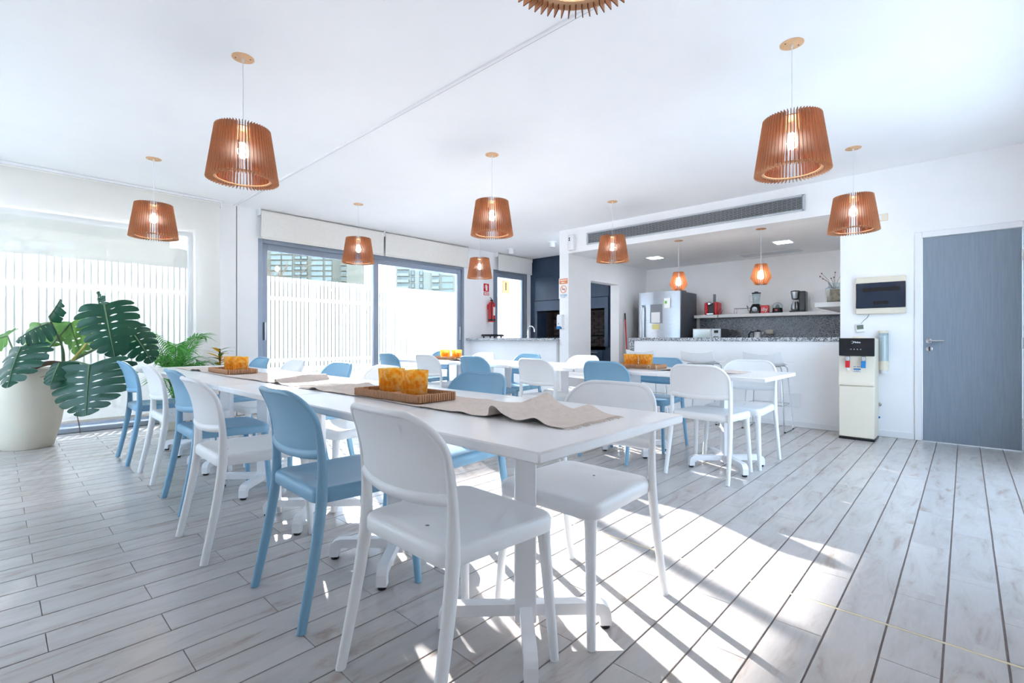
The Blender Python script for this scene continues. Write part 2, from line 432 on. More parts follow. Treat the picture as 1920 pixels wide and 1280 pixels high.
# facing: lettering read from -X side (front normal -X) or from -Y side
R_NEGX = Matrix(((0, 0, -1), (-1, 0, 0), (0, 1, 0))).to_4x4()
R_NEGY = Matrix(((1, 0, 0), (0, 0, -1), (0, 1, 0))).to_4x4()
def lettering(txt, size, mat, loc, face, parent, name='lettering', mirror=False):
    me = text_mesh(txt, size, mat)
    m = Matrix.Translation(loc) @ (R_NEGX if face == 'x' else R_NEGY)
    if mirror: m = m @ Matrix.Diagonal((-1, 1, 1, 1))
    me.transform(m)
    return link(name, me, parent)
def print_marks(w, h, mat, loc, face, parent, seed=0):
    """print too small to read in the photograph: a line of short strokes"""
    r = random.Random(seed); mb = MB(); x = -w / 2
    while x < w / 2 - 0.002:
        l = min(r.uniform(0.5, 1.1) * h, w / 2 - x); hh = h * r.uniform(0.7, 1.0)
        mb.box((x + l / 2, 0, 0.0003), (l * 0.8, hh, 0.0006)); x += l + (h * 0.8 if r.random() < 0.15 else 0)
    me = mb.mesh('small_print', mat, smooth=False); me.transform(Matrix.Translation(loc) @ (R_NEGX if face == 'x' else R_NEGY))
    return link('small_print', me, parent)
def arc(c, r, a0, a1, n, plane='xz', third=0.0):
    out = []
    for i in range(n + 1):
        a = a0 + (a1 - a0) * i / n; p, q = c[0] + r * math.cos(a), c[1] + r * math.sin(a)
        out.append({'xz': (p, third, q), 'yz': (third, p, q), 'xy': (p, q, third)}[plane])
    return out
ORD = ['first', 'second', 'third', 'fourth', 'fifth', 'sixth', 'seventh']
XK, YW, ZC, ZS = 6.36, 7.08, 2.79, 2.405        # kitchen wall plane, window wall plane, ceiling, kitchen soffit
# image-to-place helper for the loose foliage: pixel and distance in front of the camera
FW = Vector((math.cos(YAW), math.sin(YAW), 0)); RT = Vector((math.sin(YAW), -math.cos(YAW), 0))
def at(u, v, w): return Vector((0, 0, CAM_H)) + w * (FW + (u - 960) / FPX * RT + Vector((0, 0, (635 - v) / FPX)))

# ------------------------------------------------------------------ floor
def project(x, y, z):
    p = Vector((x, y, z - CAM_H)); w = p.dot(FW)
    return (960 + FPX * p.dot(RT) / w, 635 - FPX * p.z / w, w) if w > 0.05 else None
floor = struct(MB().b2(-2.0, 9.2, -0.75, 7.3, -0.12, -0.0035).build('floor', 'grout', smooth=False))
def clip_area(q):
    a = 0.0; inside = 0
    for i in range(4):
        a += q[i][0] * q[(i + 1) % 4][1] - q[(i + 1) % 4][0] * q[i][1]
        inside += (-40 < q[i][0] < 1960) and (q[i][1] < 1330)
    return abs(a) / 2 * (inside / 4)
planks = []
for r in range(int((-0.7 - Y0) / PITCH) - 1, 47):
    ya, yb = Y0 + r * PITCH, Y0 + (r + 1) * PITCH
    if ya < -0.72 or yb > YW + 0.1: continue
    odd = r % 2
    for lo, hi, ph in ((-1.98, XJ - 0.006, 0.12), (XJ + 0.006, XK, 0.053)):
        off = ph + (0.303 if odd else 0.0)
        k = math.floor((lo - off) / LEN)
        while off + k * LEN < hi:
            a, b = max(lo, off + k * LEN), min(hi, off + (k + 1) * LEN)
            k += 1
            if b - a < 0.03: continue
            q = [project(x, y, 0) for x, y in ((a, ya), (b, ya), (b, yb), (a, yb))]
            planks.append((clip_area(q) if all(q) else (0 if not any(q) else 1.0), a, b, ya, yb))
planks.sort(key=lambda t: -t[0])
plank_mesh = {}
rest = MB()
for i, (ar, a, b, ya, yb) in enumerate(planks):
    wd = PITCH - (0.0056 if a < XJ - 0.01 else 0.0064); l = round(b - a - (0.002 if a < XJ - 0.01 else 0.0014), 4); cx, cy = (a + b) / 2, (ya + yb) / 2
    if i < 298:
        if (l, wd) not in plank_mesh: plank_mesh[l, wd] = MB().box((0, 0, -0.004), (l, wd, 0.008), 0.001).mesh('plank', 'floor')
        o = link('plank', plank_mesh[l, wd], floor); o.location = (cx, cy, random.uniform(-0.0003, 0.0))
    else: rest.box((cx, cy, -0.004), (l, wd, 0.008), 0.001)
tag(rest.build('distant_planks', 'floor', floor), kind='stuff')
struct(MB().b2(XJ - 0.006, XJ + 0.006, -0.7, YW, -0.004, -0.0006).build('trim_1', 'joint', smooth=False))

# ------------------------------------------------------------------ ceiling
ceiling = struct(MB().b2(-2.2, XK, -0.9, YW + 0.45, ZC, ZC + 0.3).b2(XK, 8.5, 4.88, YW + 0.45, ZC, ZC + 0.3).build('ceiling', 'ceil', smooth=False))
struct(MB().b2(2.16, 2.185, -0.5, YW, ZC - 0.012, ZC + 0.002, 0.003).build('trim_2', 'trim'))
struct(MB().b2(2.185, 2.193, -0.5, YW, ZC - 0.005, ZC + 0.002).build('trim_shadow', 'grout'))  # dark strip painting in the shadow along the raised ceiling trim

# ------------------------------------------------------------------ window wall (far left in the picture)
wl = sroot('wall_left')
def wpart(n, x0, x1, z0, z1, y0=YW, y1=YW + 0.25, m='wall'):
    return MB().b2(x0, x1, y0, y1, z0, z1).build(n, m, wl, smooth=False)
wpart('lintel', -2.2, 2.195, 2.37, ZC); wpart('pier', 1.73, 2.195, 0, 2.37); wpart('pier', -2.2, -1.55, 0, 2.37)
wpart('pier', 2.207, 2.47, 0, ZC); wpart('lintel', 2.47, 6.20, 2.40, ZC); wpart('joint_filler', 2.195, 2.207, 0, ZC, YW + 0.02, m='grout')
wpart('pier', 6.20, 7.0, 0, ZC); wpart('lintel', 7.0, 8.05, 2.45, ZC); wpart('pier', 8.05, 8.42, 0, ZC)
# window_1: large fixed light behind the lowered blind
def frame_rect(mb, x0, x1, z0, z1, y, w, d, b=0.004):
    mb.b2(x0, x0 + w, y - d / 2, y + d / 2, z0, z1, b); mb.b2(x1 - w, x1, y - d / 2, y + d / 2, z0, z1, b)
    mb.b2(x0 + w, x1 - w, y - d / 2, y + d / 2, z1 - w, z1, b); mb.b2(x0 + w, x1 - w, y - d / 2, y + d / 2, z0, z0 + w, b)
w1 = sroot('window_1', (0, 0, 0))
mb = MB(); frame_rect(mb, -1.55, 1.73, 0.05, 2.37, YW + 0.14, 0.05, 0.07); mb.build('window_frame', 'alu', w1)
MB().b2(-1.5, 1.68, YW + 0.136, YW + 0.142, 0.1, 2.32).build('pane', 'glass', w1, smooth=False)
MB().b2(-1.6, 1.75, YW - 0.04, YW + 0.25, 0, 0.06, 0.008).build('window_sill', 'alu', w1)
# window_2: two sliding panels
w2 = sroot('window_2')
mb = MB(); frame_rect(mb, 2.47, 6.20, 0.0, 2.40, YW + 0.06, 0.055, 0.14); mb.build('outer_frame', 'alu', w2)
for x0, x1, y in ((2.525, 4.37, YW + 0.09), (4.255, 6.145, YW + 0.035)):
    mb = MB(); frame_rect(mb, x0, x1, 0.03, 2.35, y, 0.09, 0.042); fr = mb.build('sliding_sash', 'alu', w2)
    MB().b2(x0 + 0.09, x1 - 0.09, y - 0.003, y + 0.003, 0.12, 2.26).build('pane', 'glass', fr, smooth=False)
MB().b2(2.555, 2.575, YW + 0.005, YW + 0.07, 1.0, 1.25, 0.004).build('pull_handle', 'alulight', w2)
MB().b2(6.09, 6.11, YW - 0.02, YW + 0.016, 1.0, 1.25, 0.004).build('pull_handle', 'alulight', w2)
# window_3: glazed door by the fire extinguisher
w3 = sroot('window_3')
mb = MB(); frame_rect(mb, 7.0, 8.05, 0.0, 2.45, YW + 0.06, 0.06, 0.12); mb.build('outer_frame', 'alu', w3)
mb = MB(); frame_rect(mb, 7.06, 7.99, 0.03, 2.39, YW + 0.04, 0.085, 0.05); fr = mb.build('door_leaf', 'alu', w3)
MB().b2(7.145, 7.905, YW + 0.037, YW + 0.043, 0.12, 2.305).build('pane', 'glass', fr, smooth=False)
struct(MB().b2(2.21, 2.46, YW - 0.012, YW - 0.0005, 0, 0.08, 0.003).build('baseboard_left', 'trim'))

# roller blinds
def roller(name, label, x0, x1, ztop, zbot, fab, y=YW - 0.075):
    t = thing(name, label, 'blind', ((x0 + x1) / 2, y, zbot))
    w = x1 - x0; h = ztop - zbot
    mb = MB(); mb.tube([(-w / 2, 0, h - 0.045), (w / 2, 0, h - 0.045)], 0.032, 16); mb.build('roller', fab if fab != 'blind' else 'blindroll', t)
    MB().sheet(lambda u, v: (-w / 2 + 0.012 + (w - 0.024) * u, -0.034 + 0.004 * math.sin(u * 5 + v * 2), h - 0.045 - (h - 0.06) * v), 12, 10, 0.0 if fab == 'blind' else 0.002).build('fabric', fab, t)
    MB().b2(-w / 2 + 0.012, w / 2 - 0.012, -0.044, -0.026, 0, 0.028, 0.006).build('bottom_rail', 'blindroll', t)
    for s in (-1, 1): MB().b2(s * w / 2 - 0.006, s * w / 2 + 0.006, -0.04, 0.065, h - 0.09, h - 0.001, 0.003).build('bracket', 'trim', t)
    return t
b1 = roller('roller_blind', 'tall translucent white roller blind drawn down over the big left window', -1.7, 1.985, ZC, 0.12, 'blind')
MB().b2(-1.85, 1.85, -0.05, 0.05, 2.64, 2.668, 0.004).build('cover_profile', 'trim', b1)
roller('roller_blind', 'raised cream roller blind above the left sliding glass panel', 2.46, 4.375, ZC, 2.38, 'blindroll')
roller('roller_blind', 'raised cream roller blind above the right sliding glass panel', 4.39, 6.23, ZC, 2.38, 'blindroll')
roller('roller_blind', 'short raised roller blind above the narrow glazed door with a number sign', 7.03, 8.1, ZC, 2.42, 'blindroll')

# ------------------------------------------------------------------ kitchen front wall, bulkhead, kitchen box, barbecue corner
wf = sroot('wall_front')
def fpart(n, x0, x1, y0, y1, z0, z1, m='wall'): return MB().b2(x0, x1, y0, y1, z0, z1).build(n, m, wf, smooth=False)
fpart('door_wall', XK, XK + 0.15, 0.374, 1.005, 0, ZC); fpart('door_lintel', XK, XK + 0.15, -0.44, 0.374, 2.09, ZC)
fpart('door_jamb_wall', XK, XK + 0.15, -0.75, -0.44, 0, ZC)
fpart('bulkhead', XK, XK + 0.2, 1.005, 4.70, ZS, ZC)
fpart('pillar', XK, XK + 0.15, 4.70, 4.88, 0, ZC)
wkb = struct(MB().b2(9.0, 9.15, 0.85, 4.9, 0, 2.6).build('wall_kitchen_rear', 'wall', smooth=False))
wkr = struct(MB().b2(XK + 0.15, 9.0, 0.855, 1.005, 0, 2.6).build('wall_kitchen_right', 'wall', smooth=False))
wkl = sroot('wall_kitchen_left')
for n, x0, x1, z0, z1 in (('wall_panel', XK + 0.15, 7.0, 0, 2.6), ('wall_panel', 7.93, 9.0, 0, 2.6), ('door_lintel', 7.0, 7.93, 2.02, 2.6)):
    MB().b2(x0, x1, 4.70, 4.88, z0, z1).build(n, 'wall', wkl, smooth=False)
struct(MB().b2(XK + 0.2, 9.0, 1.005, 4.70, ZS, ZS + 0.2).build('ceiling_kitchen', 'ceil', smooth=False))
# barbecue wall, dark blue, with its brick hearth
wb = sroot('wall_barbecue')
XD = 8.17
def dpart(n, y0, y1, z0, z1, x0=XD, x1=XD + 0.3, m='dark', b=0.0): return MB().b2(x0, x1, y0, y1, z0, z1, b).build(n, m, wb, smooth=False)
dpart('wall_panel', 4.88, 5.14, 0, ZC); dpart('wall_panel', 6.85, YW + 0.05, 0, ZC); dpart('hood', 5.14, 6.85, 1.62, ZC); dpart('plinth', 5.14, 6.85, 0, 0.86)
dpart('lintel_band', 5.05, 6.93, 1.62, 1.84, XD - 0.05, XD, b=0.006); dpart('side_band', 6.85, 6.93, 0.86, 1.62, XD - 0.05, XD, b=0.006)
dpart('side_band', 5.05, 5.14, 0.86, 1.62, XD - 0.05, XD, b=0.006); dpart('hood_panel', 5.05, 6.93, 1.85, 2.36, XD - 0.03, XD, b=0.006)
for y0, y1 in ((5.2, 5.98), (6.02, 6.8)):
    d = dpart('cabinet_door', y0, y1, 0.1, 0.8, XD - 0.025, XD, b=0.004); MB().b2(XD - 0.045, XD - 0.025, y0 + 0.1, y1 - 0.1, 0.74, 0.755, 0.003).build('handle', 'steel', d)
dpart('hearth_back', 5.14, 6.85, 0.86, 1.62, 8.72, 8.8, 'mortar'); dpart('hearth_side', 4.98, 5.14, 0.86, 1.62, XD + 0.3, 8.8, 'soot'); dpart('hearth_side', 6.85, 7.0, 0.86, 1.62, XD + 0.3, 8.8, 'soot')
dpart('hearth_floor', 5.14, 6.85, 0.8, 0.86, XD, 8.8, 'soot'); dpart('hearth_top', 5.14, 6.85, 1.62, 1.7, XD, 8.8, 'soot')
brick_me = MB().box((0, 0, 0), (0.05, 0.232, 0.062), 0.006).mesh('brick', 'soot')
for r in range(10):
    for c in range(8):
        y = 5.26 + c * 0.242 - (0.121 if r % 2 else 0)
        if 5.2 < y < 6.8: o = link('brick', brick_me, wb); o.location = (8.72 - random.uniform(0.0, 0.012), y, 0.9 + r * 0.073)
g = thing('barbecue_grill', 'black metal barbecue grate standing inside the brick hearth', 'grill', (8.5, 6.0, 0.86))
mb = MB()
for i in range(15): mb.tube([(-0.22, -0.7 + i * 0.1, 0.2), (0.15, -0.7 + i * 0.1, 0.24)], 0.006, 6)
mb.build('grate', 'rubber', g)
mb = MB(); [mb.tube([(x, y, 0), (x, y, 0.22 if x > 0 else 0.2)], 0.01, 6) for x in (-0.2, 0.13) for y in (-0.7, 0.7)]; mb.tube([(-0.2, -0.72, 0.2), (-0.2, 0.72, 0.2)], 0.01, 6); mb.tube([(0.13, -0.72, 0.235), (0.13, 0.72, 0.235)], 0.01, 6); mb.build('stand', 'rubber', g)
# rest of the shell, behind the camera: window openings sized to light the room
wr = sroot('wall_right')
for x0, x1, z0, z1 in ((-2.2, XK, 2.4, ZC), (-2.2, XK, 0, 0.15), (-2.2, 2.8, 0.15, 2.4), (5.35, XK, 0.15, 2.4)): MB().b2(x0, x1, -0.75, -0.5, z0, z1).build('wall_panel', 'wall', wr, smooth=False)
for x in (2.8, 4.05, 5.3): MB().b2(x, x + 0.05, -0.66, -0.58, 0.15, 2.4, 0.004).build('mullion', 'alu', wr)
wre = sroot('wall_rear')  # unseen end wall; its window opening is added to bring in more daylight
for y0, y1, z0, z1 in ((-0.75, YW + 0.25, 2.4, ZC), (-0.75, YW + 0.25, 0, 0.15), (-0.75, 4.0, 0.15, 2.4), (6.4, YW + 0.25, 0.15, 2.4)): MB().b2(-2.2, -2.0, y0, y1, z0, z1).build('wall_panel', 'wall', wre, smooth=False)
for y in (4.0, 5.2, 6.35): MB().b2(-2.12, -2.05, y, y + 0.05, 0.15, 2.4, 0.004).build('mullion', 'alu', wre)

# half-wall with granite counter
hw = sroot('wall_counter')
MB().b2(XK, XK + 0.15, 1.005, 3.52, 0, 0.99).build('half_wall', 'wall', hw, smooth=False)
MB().b2(XK, XK + 0.15, 4.95, YW, 0, 0.99).build('half_wall', 'wall', hw, smooth=False)
tag(MB().b2(XK - 0.015, XK + 0.42, 1.01, 3.6, 0.991, 1.036, 0.004).b2(XK - 0.012, XK + 0.4, 3.525, 3.6, 0, 0.99, 0.003).build('granite_counter', 'granite'), 'speckled grey granite bar counter on the white half wall before the kitchen', 'counter')
tag(MB().b2(XK - 0.12, XK + 0.6, 4.89, YW - 0.01, 0.991, 1.032, 0.004).build('granite_counter', 'granite'), 'grey granite counter left of the white pillar, carrying a burner and tap', 'counter')
struct(MB().b2(XK - 0.012, XK - 0.0005, 0.376, 3.5, 0, 0.065, 0.003).build('baseboard_front', 'trim'))

# door_1
d1 = sroot('door_1', (XK, 0, 0))
mb = MB(); mb.b2(-0.02, 0.15, 0.316, 0.374, 0, 2.088, 0.004); mb.b2(-0.02, 0.15, -0.436, -0.38, 0, 2.088, 0.004); mb.b2(-0.02, 0.15, -0.38, 0.316, 2.03, 2.088, 0.004); mb.build('door_frame', 'trim', d1)
leaf = MB().b2(-0.004, 0.036, -0.376, 0.312, 0.006, 2.026, 0.002).build('door_leaf', 'door', d1)
mb = MB(); mb.M = Matrix.Translation((-0.004, 0.265, 1.0)) @ Matrix.Rotation(-PI / 2, 4, 'Y'); mb.lathe([(0.025, 0), (0.025, 0.008), (0.012, 0.01), (0.011, 0.05)], 20); mb.M = Matrix(); mb.tube([(-0.05, 0.27, 1.0), (-0.052, 0.24, 1.0), (-0.05, 0.15, 1.0)], 0.0095, 12); mb.build('handle', 'chrome', leaf)
mb = MB(); mb.M = Matrix.Translation((-0.004, 0.262, 0.92)) @ Matrix.Rotation(-PI / 2, 4, 'Y'); mb.lathe([(0.025, 0), (0.025, 0.008), (0.02, 0.009)], 20); mb.build('lock_rose', 'chrome', leaf)
MB().b2(-0.016, -0.01, 0.257, 0.267, 0.9, 0.94, 0.002).build('keyhole', 'black', leaf)
for z in (0.25, 0.98, 1.78): MB().tube([(-0.014, -0.378, z - 0.05), (-0.014, -0.378, z + 0.05)], 0.009, 10).build('hinge', 'chrome', d1)

# air-conditioning grille
gr = thing('air_grille', 'long grey ventilation grille in the white bulkhead above the kitchen opening', 'grille', (XK, 2.84, 2.50))
gy0, gy1, gh = -1.49, 1.49, 0.172
MB().b2(-0.004, -0.001, gy0, gy1, 0.0, gh).build('backing', 'ink', gr)
mb = MB(); mb.b2(-0.018, 0, gy0 - 0.01, gy0 + 0.02, -0.008, gh + 0.008, 0.003); mb.b2(-0.018, 0, gy1 - 0.02, gy1 + 0.01, -0.008, gh + 0.008, 0.003); mb.b2(-0.018, 0, gy0, gy1, -0.008, 0.014, 0.003); mb.b2(-0.018, 0, gy0, gy1, gh - 0.014, gh + 0.008, 0.003); mb.build('frame', 'alulight', gr)
mb = MB(); mb.M = Matrix.Rotation(math.radians(-35), 4, 'Y'); mb.box((0, 0, 0), (0.012, gy1 - gy0 - 0.04, 0.004)); slat_me = mb.mesh('louvre', 'alulight')
for i in range(9): o = link('louvre', slat_me, gr); o.location = (-0.011, 0, 0.024 + i * 0.0157)
bar_me = MB().box((0, 0, 0), (0.003, 0.0022, gh - 0.02)).mesh('bar', 'alulight')
for i in range(58): o = link('bar', bar_me, gr); o.location = (-0.0045, gy0 + 0.03 + i * 0.0503, gh / 2)

# ------------------------------------------------------------------ dining chairs
def make_chair(mat, label):
    t = thing('dining_chair', label, 'chair')
    # seat: rounded, slightly dished, deep edge
    def outline(ins, z):
        pts = []
        x0, x1 = -0.2 + ins, 0.24 - ins; r = 0.055 - ins * 0.6
        for cx, cy, a0 in ((x1 - r, 1, 0), (x0 + r, 1, PI / 2), (x0 + r, -1, PI), (x1 - r, -1, 1.5 * PI)):
            hwid = (0.228 if cx > 0 else 0.216) - ins - r
            for k in range(8):
                a = a0 + (PI / 2) * k / 7
                pts.append((cx + r * math.cos(a), cy * hwid + r * math.sin(a), z + 0.006 * ((cx + r * math.cos(a)) < -0.12)))
        return pts
    rings = [outline(0.06, 0.425), outline(0.02, 0.415), outline(0.004, 0.407), outline(0, 0.414), outline(0, 0.442), outline(0.004, 0.452), outline(0.012, 0.458), outline(0.02, 0.459)]
    base = outline(0.02, 0.459)
    for s, z in ((0.86, 0.456), (0.68, 0.451), (0.45, 0.448), (0.2, 0.447)): rings.append([(0.008 + (p[0] - 0.008) * s, p[1] * s, z) for p in base])
    rings = [[(p[0], p[1], p[2] + 0.012) for p in r_] for r_ in rings]
    MB().loft(rings).build('seat', mat, t, ang=60)
    MB().lathe([(0.006, 0), (0.006, 0.0008)], 10, (-0.1, 0, 0.4615)).build('drain_hole', 'grey', t)
    # back: rear profile x(z); posts swing back at the foot and at the top
    kz = [0.0, 0.2, 0.36, 0.45, 0.56, 0.66, 0.74, 0.80, 0.825]
    kx = [-0.258, -0.216, -0.188, -0.178, -0.177, -0.185, -0.202, -0.226, -0.238]
    def prof(z):
        for i in range(len(kz) - 1):
            if z <= kz[i + 1]:
                f = (z - kz[i]) / (kz[i + 1] - kz[i]); f = max(0, min(1, f))
                m0 = (kx[i + 1] - kx[max(i - 1, 0)]) / (kz[i + 1] - kz[max(i - 1, 0)]); m1 = (kx[min(i + 2, len(kz) - 1)] - kx[i]) / (kz[min(i + 2, len(kz) - 1)] - kz[i]); d = kz[i + 1] - kz[i]
                return (2 * f ** 3 - 3 * f ** 2 + 1) * kx[i] + (f ** 3 - 2 * f ** 2 + f) * d * m0 + (-2 * f ** 3 + 3 * f ** 2) * kx[i + 1] + (f ** 3 - f ** 2) * d * m1
        return kx[-1]
    HW, ZT, RC = 0.217, 0.826, 0.11
    def hwid(z): return HW if z <= ZT - RC else HW - RC + math.sqrt(max(0.0, RC * RC - (z - (ZT - RC)) ** 2))
    def bow(y, z): return -0.042 * (1 - (y / HW) ** 2) * min(1, max(0, (z - 0.5) / 0.12))
    edge = []
    for z in (0.40, 0.44, 0.48, 0.53, 0.58, 0.64, 0.69): edge.append((HW, z))
    for k in range(0, 10): a = (PI / 2) * k / 9; edge.append((HW - RC + RC * math.cos(a), ZT - RC + RC * math.sin(a)))
    for k in range(1, 6): edge.append(((HW - RC) * (1 - k / 5 * 1.0), ZT))
    full = edge + [(-y, z) for y, z in reversed(edge[:-1])]
    path = [(prof(z) + bow(y, z), y, z) for y, z in full]
    rad = [(0.0186 - 0.0085 * min(1, max(0, (z - 0.44) / 0.28))) if z > 0.41 else 0.012 for y, z in full]
    MB().tube(path, rad, 10, squash=(1.15, 0.9, 1)).build('back_frame', mat, t, ang=60)
    zb = 0.595
    def pan(u, v):
        z = zb + (ZT - 0.003 - zb) * (1 - (1 - v) ** 1.3); y = (2 * u - 1) * (hwid(z) - 0.003)
        return (prof(z) + bow(y, z) + 0.007, y, z)
    MB().sheet(pan, 18, 14, 0.013).build('backrest', mat, t, ang=60)
    MB().tube([(prof(zb) + bow(y, zb + 0.01), y, zb + 0.012 - 0.012 * (1 - (y / HW) ** 2)) for y in [HW * (k / 8 - 1) for k in range(17)]], 0.0155, 8, squash=(1, 1, 1.35)).build('lumbar_edge', mat, t, ang=60)
    for s in (-1, 1):
        MB().tube([(prof(z) - 0.0, s * (HW + 0.014 * max(0, 1 - z / 0.42)), z) for z in (0.0, 0.1, 0.2, 0.3, 0.38, 0.44, 0.49)], [0.0145, 0.0155, 0.0165, 0.0175, 0.0182, 0.0182, 0.014], 12, squash=(1.15, 0.9, 1)).build('leg', mat, t, ang=60)
        fx = lambda z: 0.238 - 0.030 * z / 0.44
        MB().tube([(fx(z) - 0.002, s * (0.217 - 0.024 * z / 0.44), z) for z in (0.0, 0.15, 0.3, 0.38, 0.42, 0.445)], [0.0145, 0.0165, 0.0185, 0.02, 0.0225, 0.021], 12).build('leg', mat, t, ang=60)
    return t
white0 = make_chair('white', 'x'); blue0 = make_chair('blue', 'x')
cpw, cpb = make_copier(white0), make_copier(blue0)
for o in (white0, blue0): o['_first'] = 1
first_used = {'w': False, 'b': False}
def chair(kind, x, y, rz, label, group):
    if not first_used[kind]:
        first_used[kind] = True
        o = white0 if kind == 'w' else blue0
        o.location = (x, y, 0); o.rotation_euler = (0, 0, rz); tag(o, label, 'chair', group); del o['_first']
        return o
    o = (cpw if kind == 'w' else cpb)(label, (x, y, 0), rz, group)
    if '_first' in o: del o['_first']
    return o
names = {'w': 'white', 'b': 'blue'}
rowsC = [
    ('left side of the front table row', 0, [('w', 0.985, 1.175), ('b', 0.985, 1.90), ('w', 0.905, 2.73), ('b', 0.995, 3.52), ('w', 1.01, 4.36), ('b', 0.985, 5.13)]),
    ('right side of the front table row', PI, [('w', 1.575, 1.11), ('b', 1.59, 1.95), ('w', 1.60, 2.93), ('b', 1.60, 3.57), ('w', 1.60, 4.39), ('b', 1.60, 5.20)]),
    ('left side of the rear table row', 0, [('w', 3.735, 1.425), ('b', 3.735, 2.22), ('w', 3.735, 2.99), ('b', 3.735, 3.86), ('w', 3.735, 4.68), ('b', 3.735, 5.5)]),
    ('right side of the rear table row', PI, [('w', 4.29, 1.38), ('b', 4.29, 2.18), ('w', 4.29, 3.13), ('b', 4.29, 3.95), ('w', 4.29, 4.75), ('b', 4.29, 5.66)]),
]
for side, rz, L in rowsC:
    for i, (k, x, y) in enumerate(L):
        chair(k, x, y, rz + math.radians(random.uniform(-1.5, 1.5)), f'{names[k]} plastic chair, {ORD[i]} from the near end, {side}', f'plastic chairs on the {side}')

# ------------------------------------------------------------------ tables
def make_table(label):
    t = thing('square_table', label, 'table')
    MB().box((0, 0, 0.735), (0.8, 0.8, 0.03), 0.005).build('tabletop', 'table', t)
    mb = MB(); mb.M = Matrix.Rotation(PI / 4, 4, 'Z'); mb.box((0, 0, 0.375), (0.074, 0.074, 0.68), 0.004); mb.build('column', 'tmetal', t)
    mb = MB(); mb.M = Matrix.Rotation(PI / 4, 4, 'Z'); mb.box((0, 0, 0.714), (0.36, 0.36, 0.012), 0.002); mb.build('top_plate', 'tmetal', t)
    # arm: flat bar that turns down at its end
    c = [(0.03, 0.094), (0.25, 0.094), (0.275, 0.09), (0.293, 0.078), (0.302, 0.06), (0.304, 0.014), (0.264, 0.014), (0.263, 0.04), (0.257, 0.05), (0.245, 0.054), (0.03, 0.054)]
    for q in range(4):
        mb = MB(); mb.M = Matrix.Rotation(PI / 4 + q * PI / 2, 4, 'Z'); mb.prism(c, -0.021, 0.021, 'y'); a = mb.build('arm', 'tmetal', t, ang=20)
        mb = MB(); mb.M = Matrix.Rotation(PI / 4 + q * PI / 2, 4, 'Z'); mb.lathe([(0.017, 0), (0.018, 0.002), (0.018, 0.014)], 12, (0.284, 0, 0)); mb.build('foot_glide', 'rubber', a)
    return t
tab0 = make_table('x'); cpt = make_copier(tab0); n = 0
for row, xs, y0 in (('front', 1.28, 1.135), ('rear', 4.0, 1.395)):
    for i in range(6):
        lab = f'white square pedestal table, {ORD[i]} from the near end of the {row} row'
        g = f'white pedestal tables of the {row} row'
        if n == 0: tab0.location = (xs, y0, 0); tag(tab0, lab, 'table', g)
        else: cpt(lab, (xs + random.uniform(-0.004, 0.004), y0 + 0.805 * i, 0), 0, g)
        n += 1

# ------------------------------------------------------------------ table runners, trays, candles
ZT_ = 0.7505
def runner(label, x0, x1, prof, seed, fringe=True):
    """cloth strip: prof is the (y, height) line along its length; the sides wrinkle a little"""
    t = thing('table_runner', label, 'table runner', ((x0 + x1) / 2, prof[0][0], ZT_))
    rnd = random.Random(seed); P = prof; yb = prof[0][0]
    # resample by arc length
    pts = []
    for (a, b), (c, d) in zip(P[:-1], P[1:]):
        k = max(2, int(math.hypot(c - a, d - b) / 0.012))
        pts += [(a + (c - a) * i / k, b + (d - b) * i / k) for i in range(k)]
    pts.append(P[-1])
    for _ in range(3): pts = [pts[0]] + [((pts[i - 1][0] + 2 * pts[i][0] + pts[i + 1][0]) / 4, (pts[i - 1][1] + 2 * pts[i][1] + pts[i + 1][1]) / 4) for i in range(1, len(pts) - 1)] + [pts[-1]]
    nn = len(pts) - 1; ph = [rnd.uniform(0, 6) for _ in range(6)]
    def fn(u, v):
        i = min(nn, int(round(u * nn))); y, z = pts[i]; x = x0 + (x1 - x0) * v
        wr = 0.001 * (1 + math.sin(y * 23 + ph[0] + 5 * v) * math.sin(v * 9 + ph[1] + y * 4)) + 0.0007 * (1 + math.sin(y * 57 + v * 14 + ph[2]))
        lean = 1 + 0.35 * math.sin(v * 3.2 + ph[3])
        return (x - (x0 + x1) / 2 + 0.008 * math.sin(y * 5 + ph[4]), y - yb + (z * 0.5) * (v - 0.5), 0.0014 + z * lean + wr)
    MB().sheet(fn, nn, 16, 0.0012).build('cloth', 'linen', t, ang=70)
    if fringe:
        mb = MB()
        for k in range(44):
            v = (k + 0.5) / 44; p = Vector(fn(0, v)); q = p + Vector((rnd.uniform(-0.006, 0.006), -0.02 - rnd.uniform(0, 0.008), 0)); q.z = 0.0015
            mb.tube([p, (p + q) / 2 + Vector((0, 0, 0.001)), q], 0.0009, 4)
        mb.build('fringe', 'linen', t)
    return t
fold = lambda y, h, w: [(y - w, 0.004), (y - w * 0.4, h * 0.45), (y - w * 0.1, h * 0.95), (y + w * 0.12, h), (y + w * 0.22, h * 0.75), (y + w * 0.1, h * 0.2), (y + w * 0.16, 0.004)]
runner('beige linen runner with one tall fold, near end of the front row', 1.145, 1.465,
       [(0.875, 0.0), (0.94, 0.004), (0.99, 0.03), (1.03, 0.008), (1.06, 0.004)] + fold(1.17, 0.052, 0.1) + [(1.26, 0.002), (1.32, 0.007), (1.40, 0.001), (1.5, 0.004), (1.6, 0), (2.1, 0.0), (2.2, 0.003), (2.42, 0.0)] + [(2.5, 0.018), (2.54, 0.0), (2.7, 0)], 3)
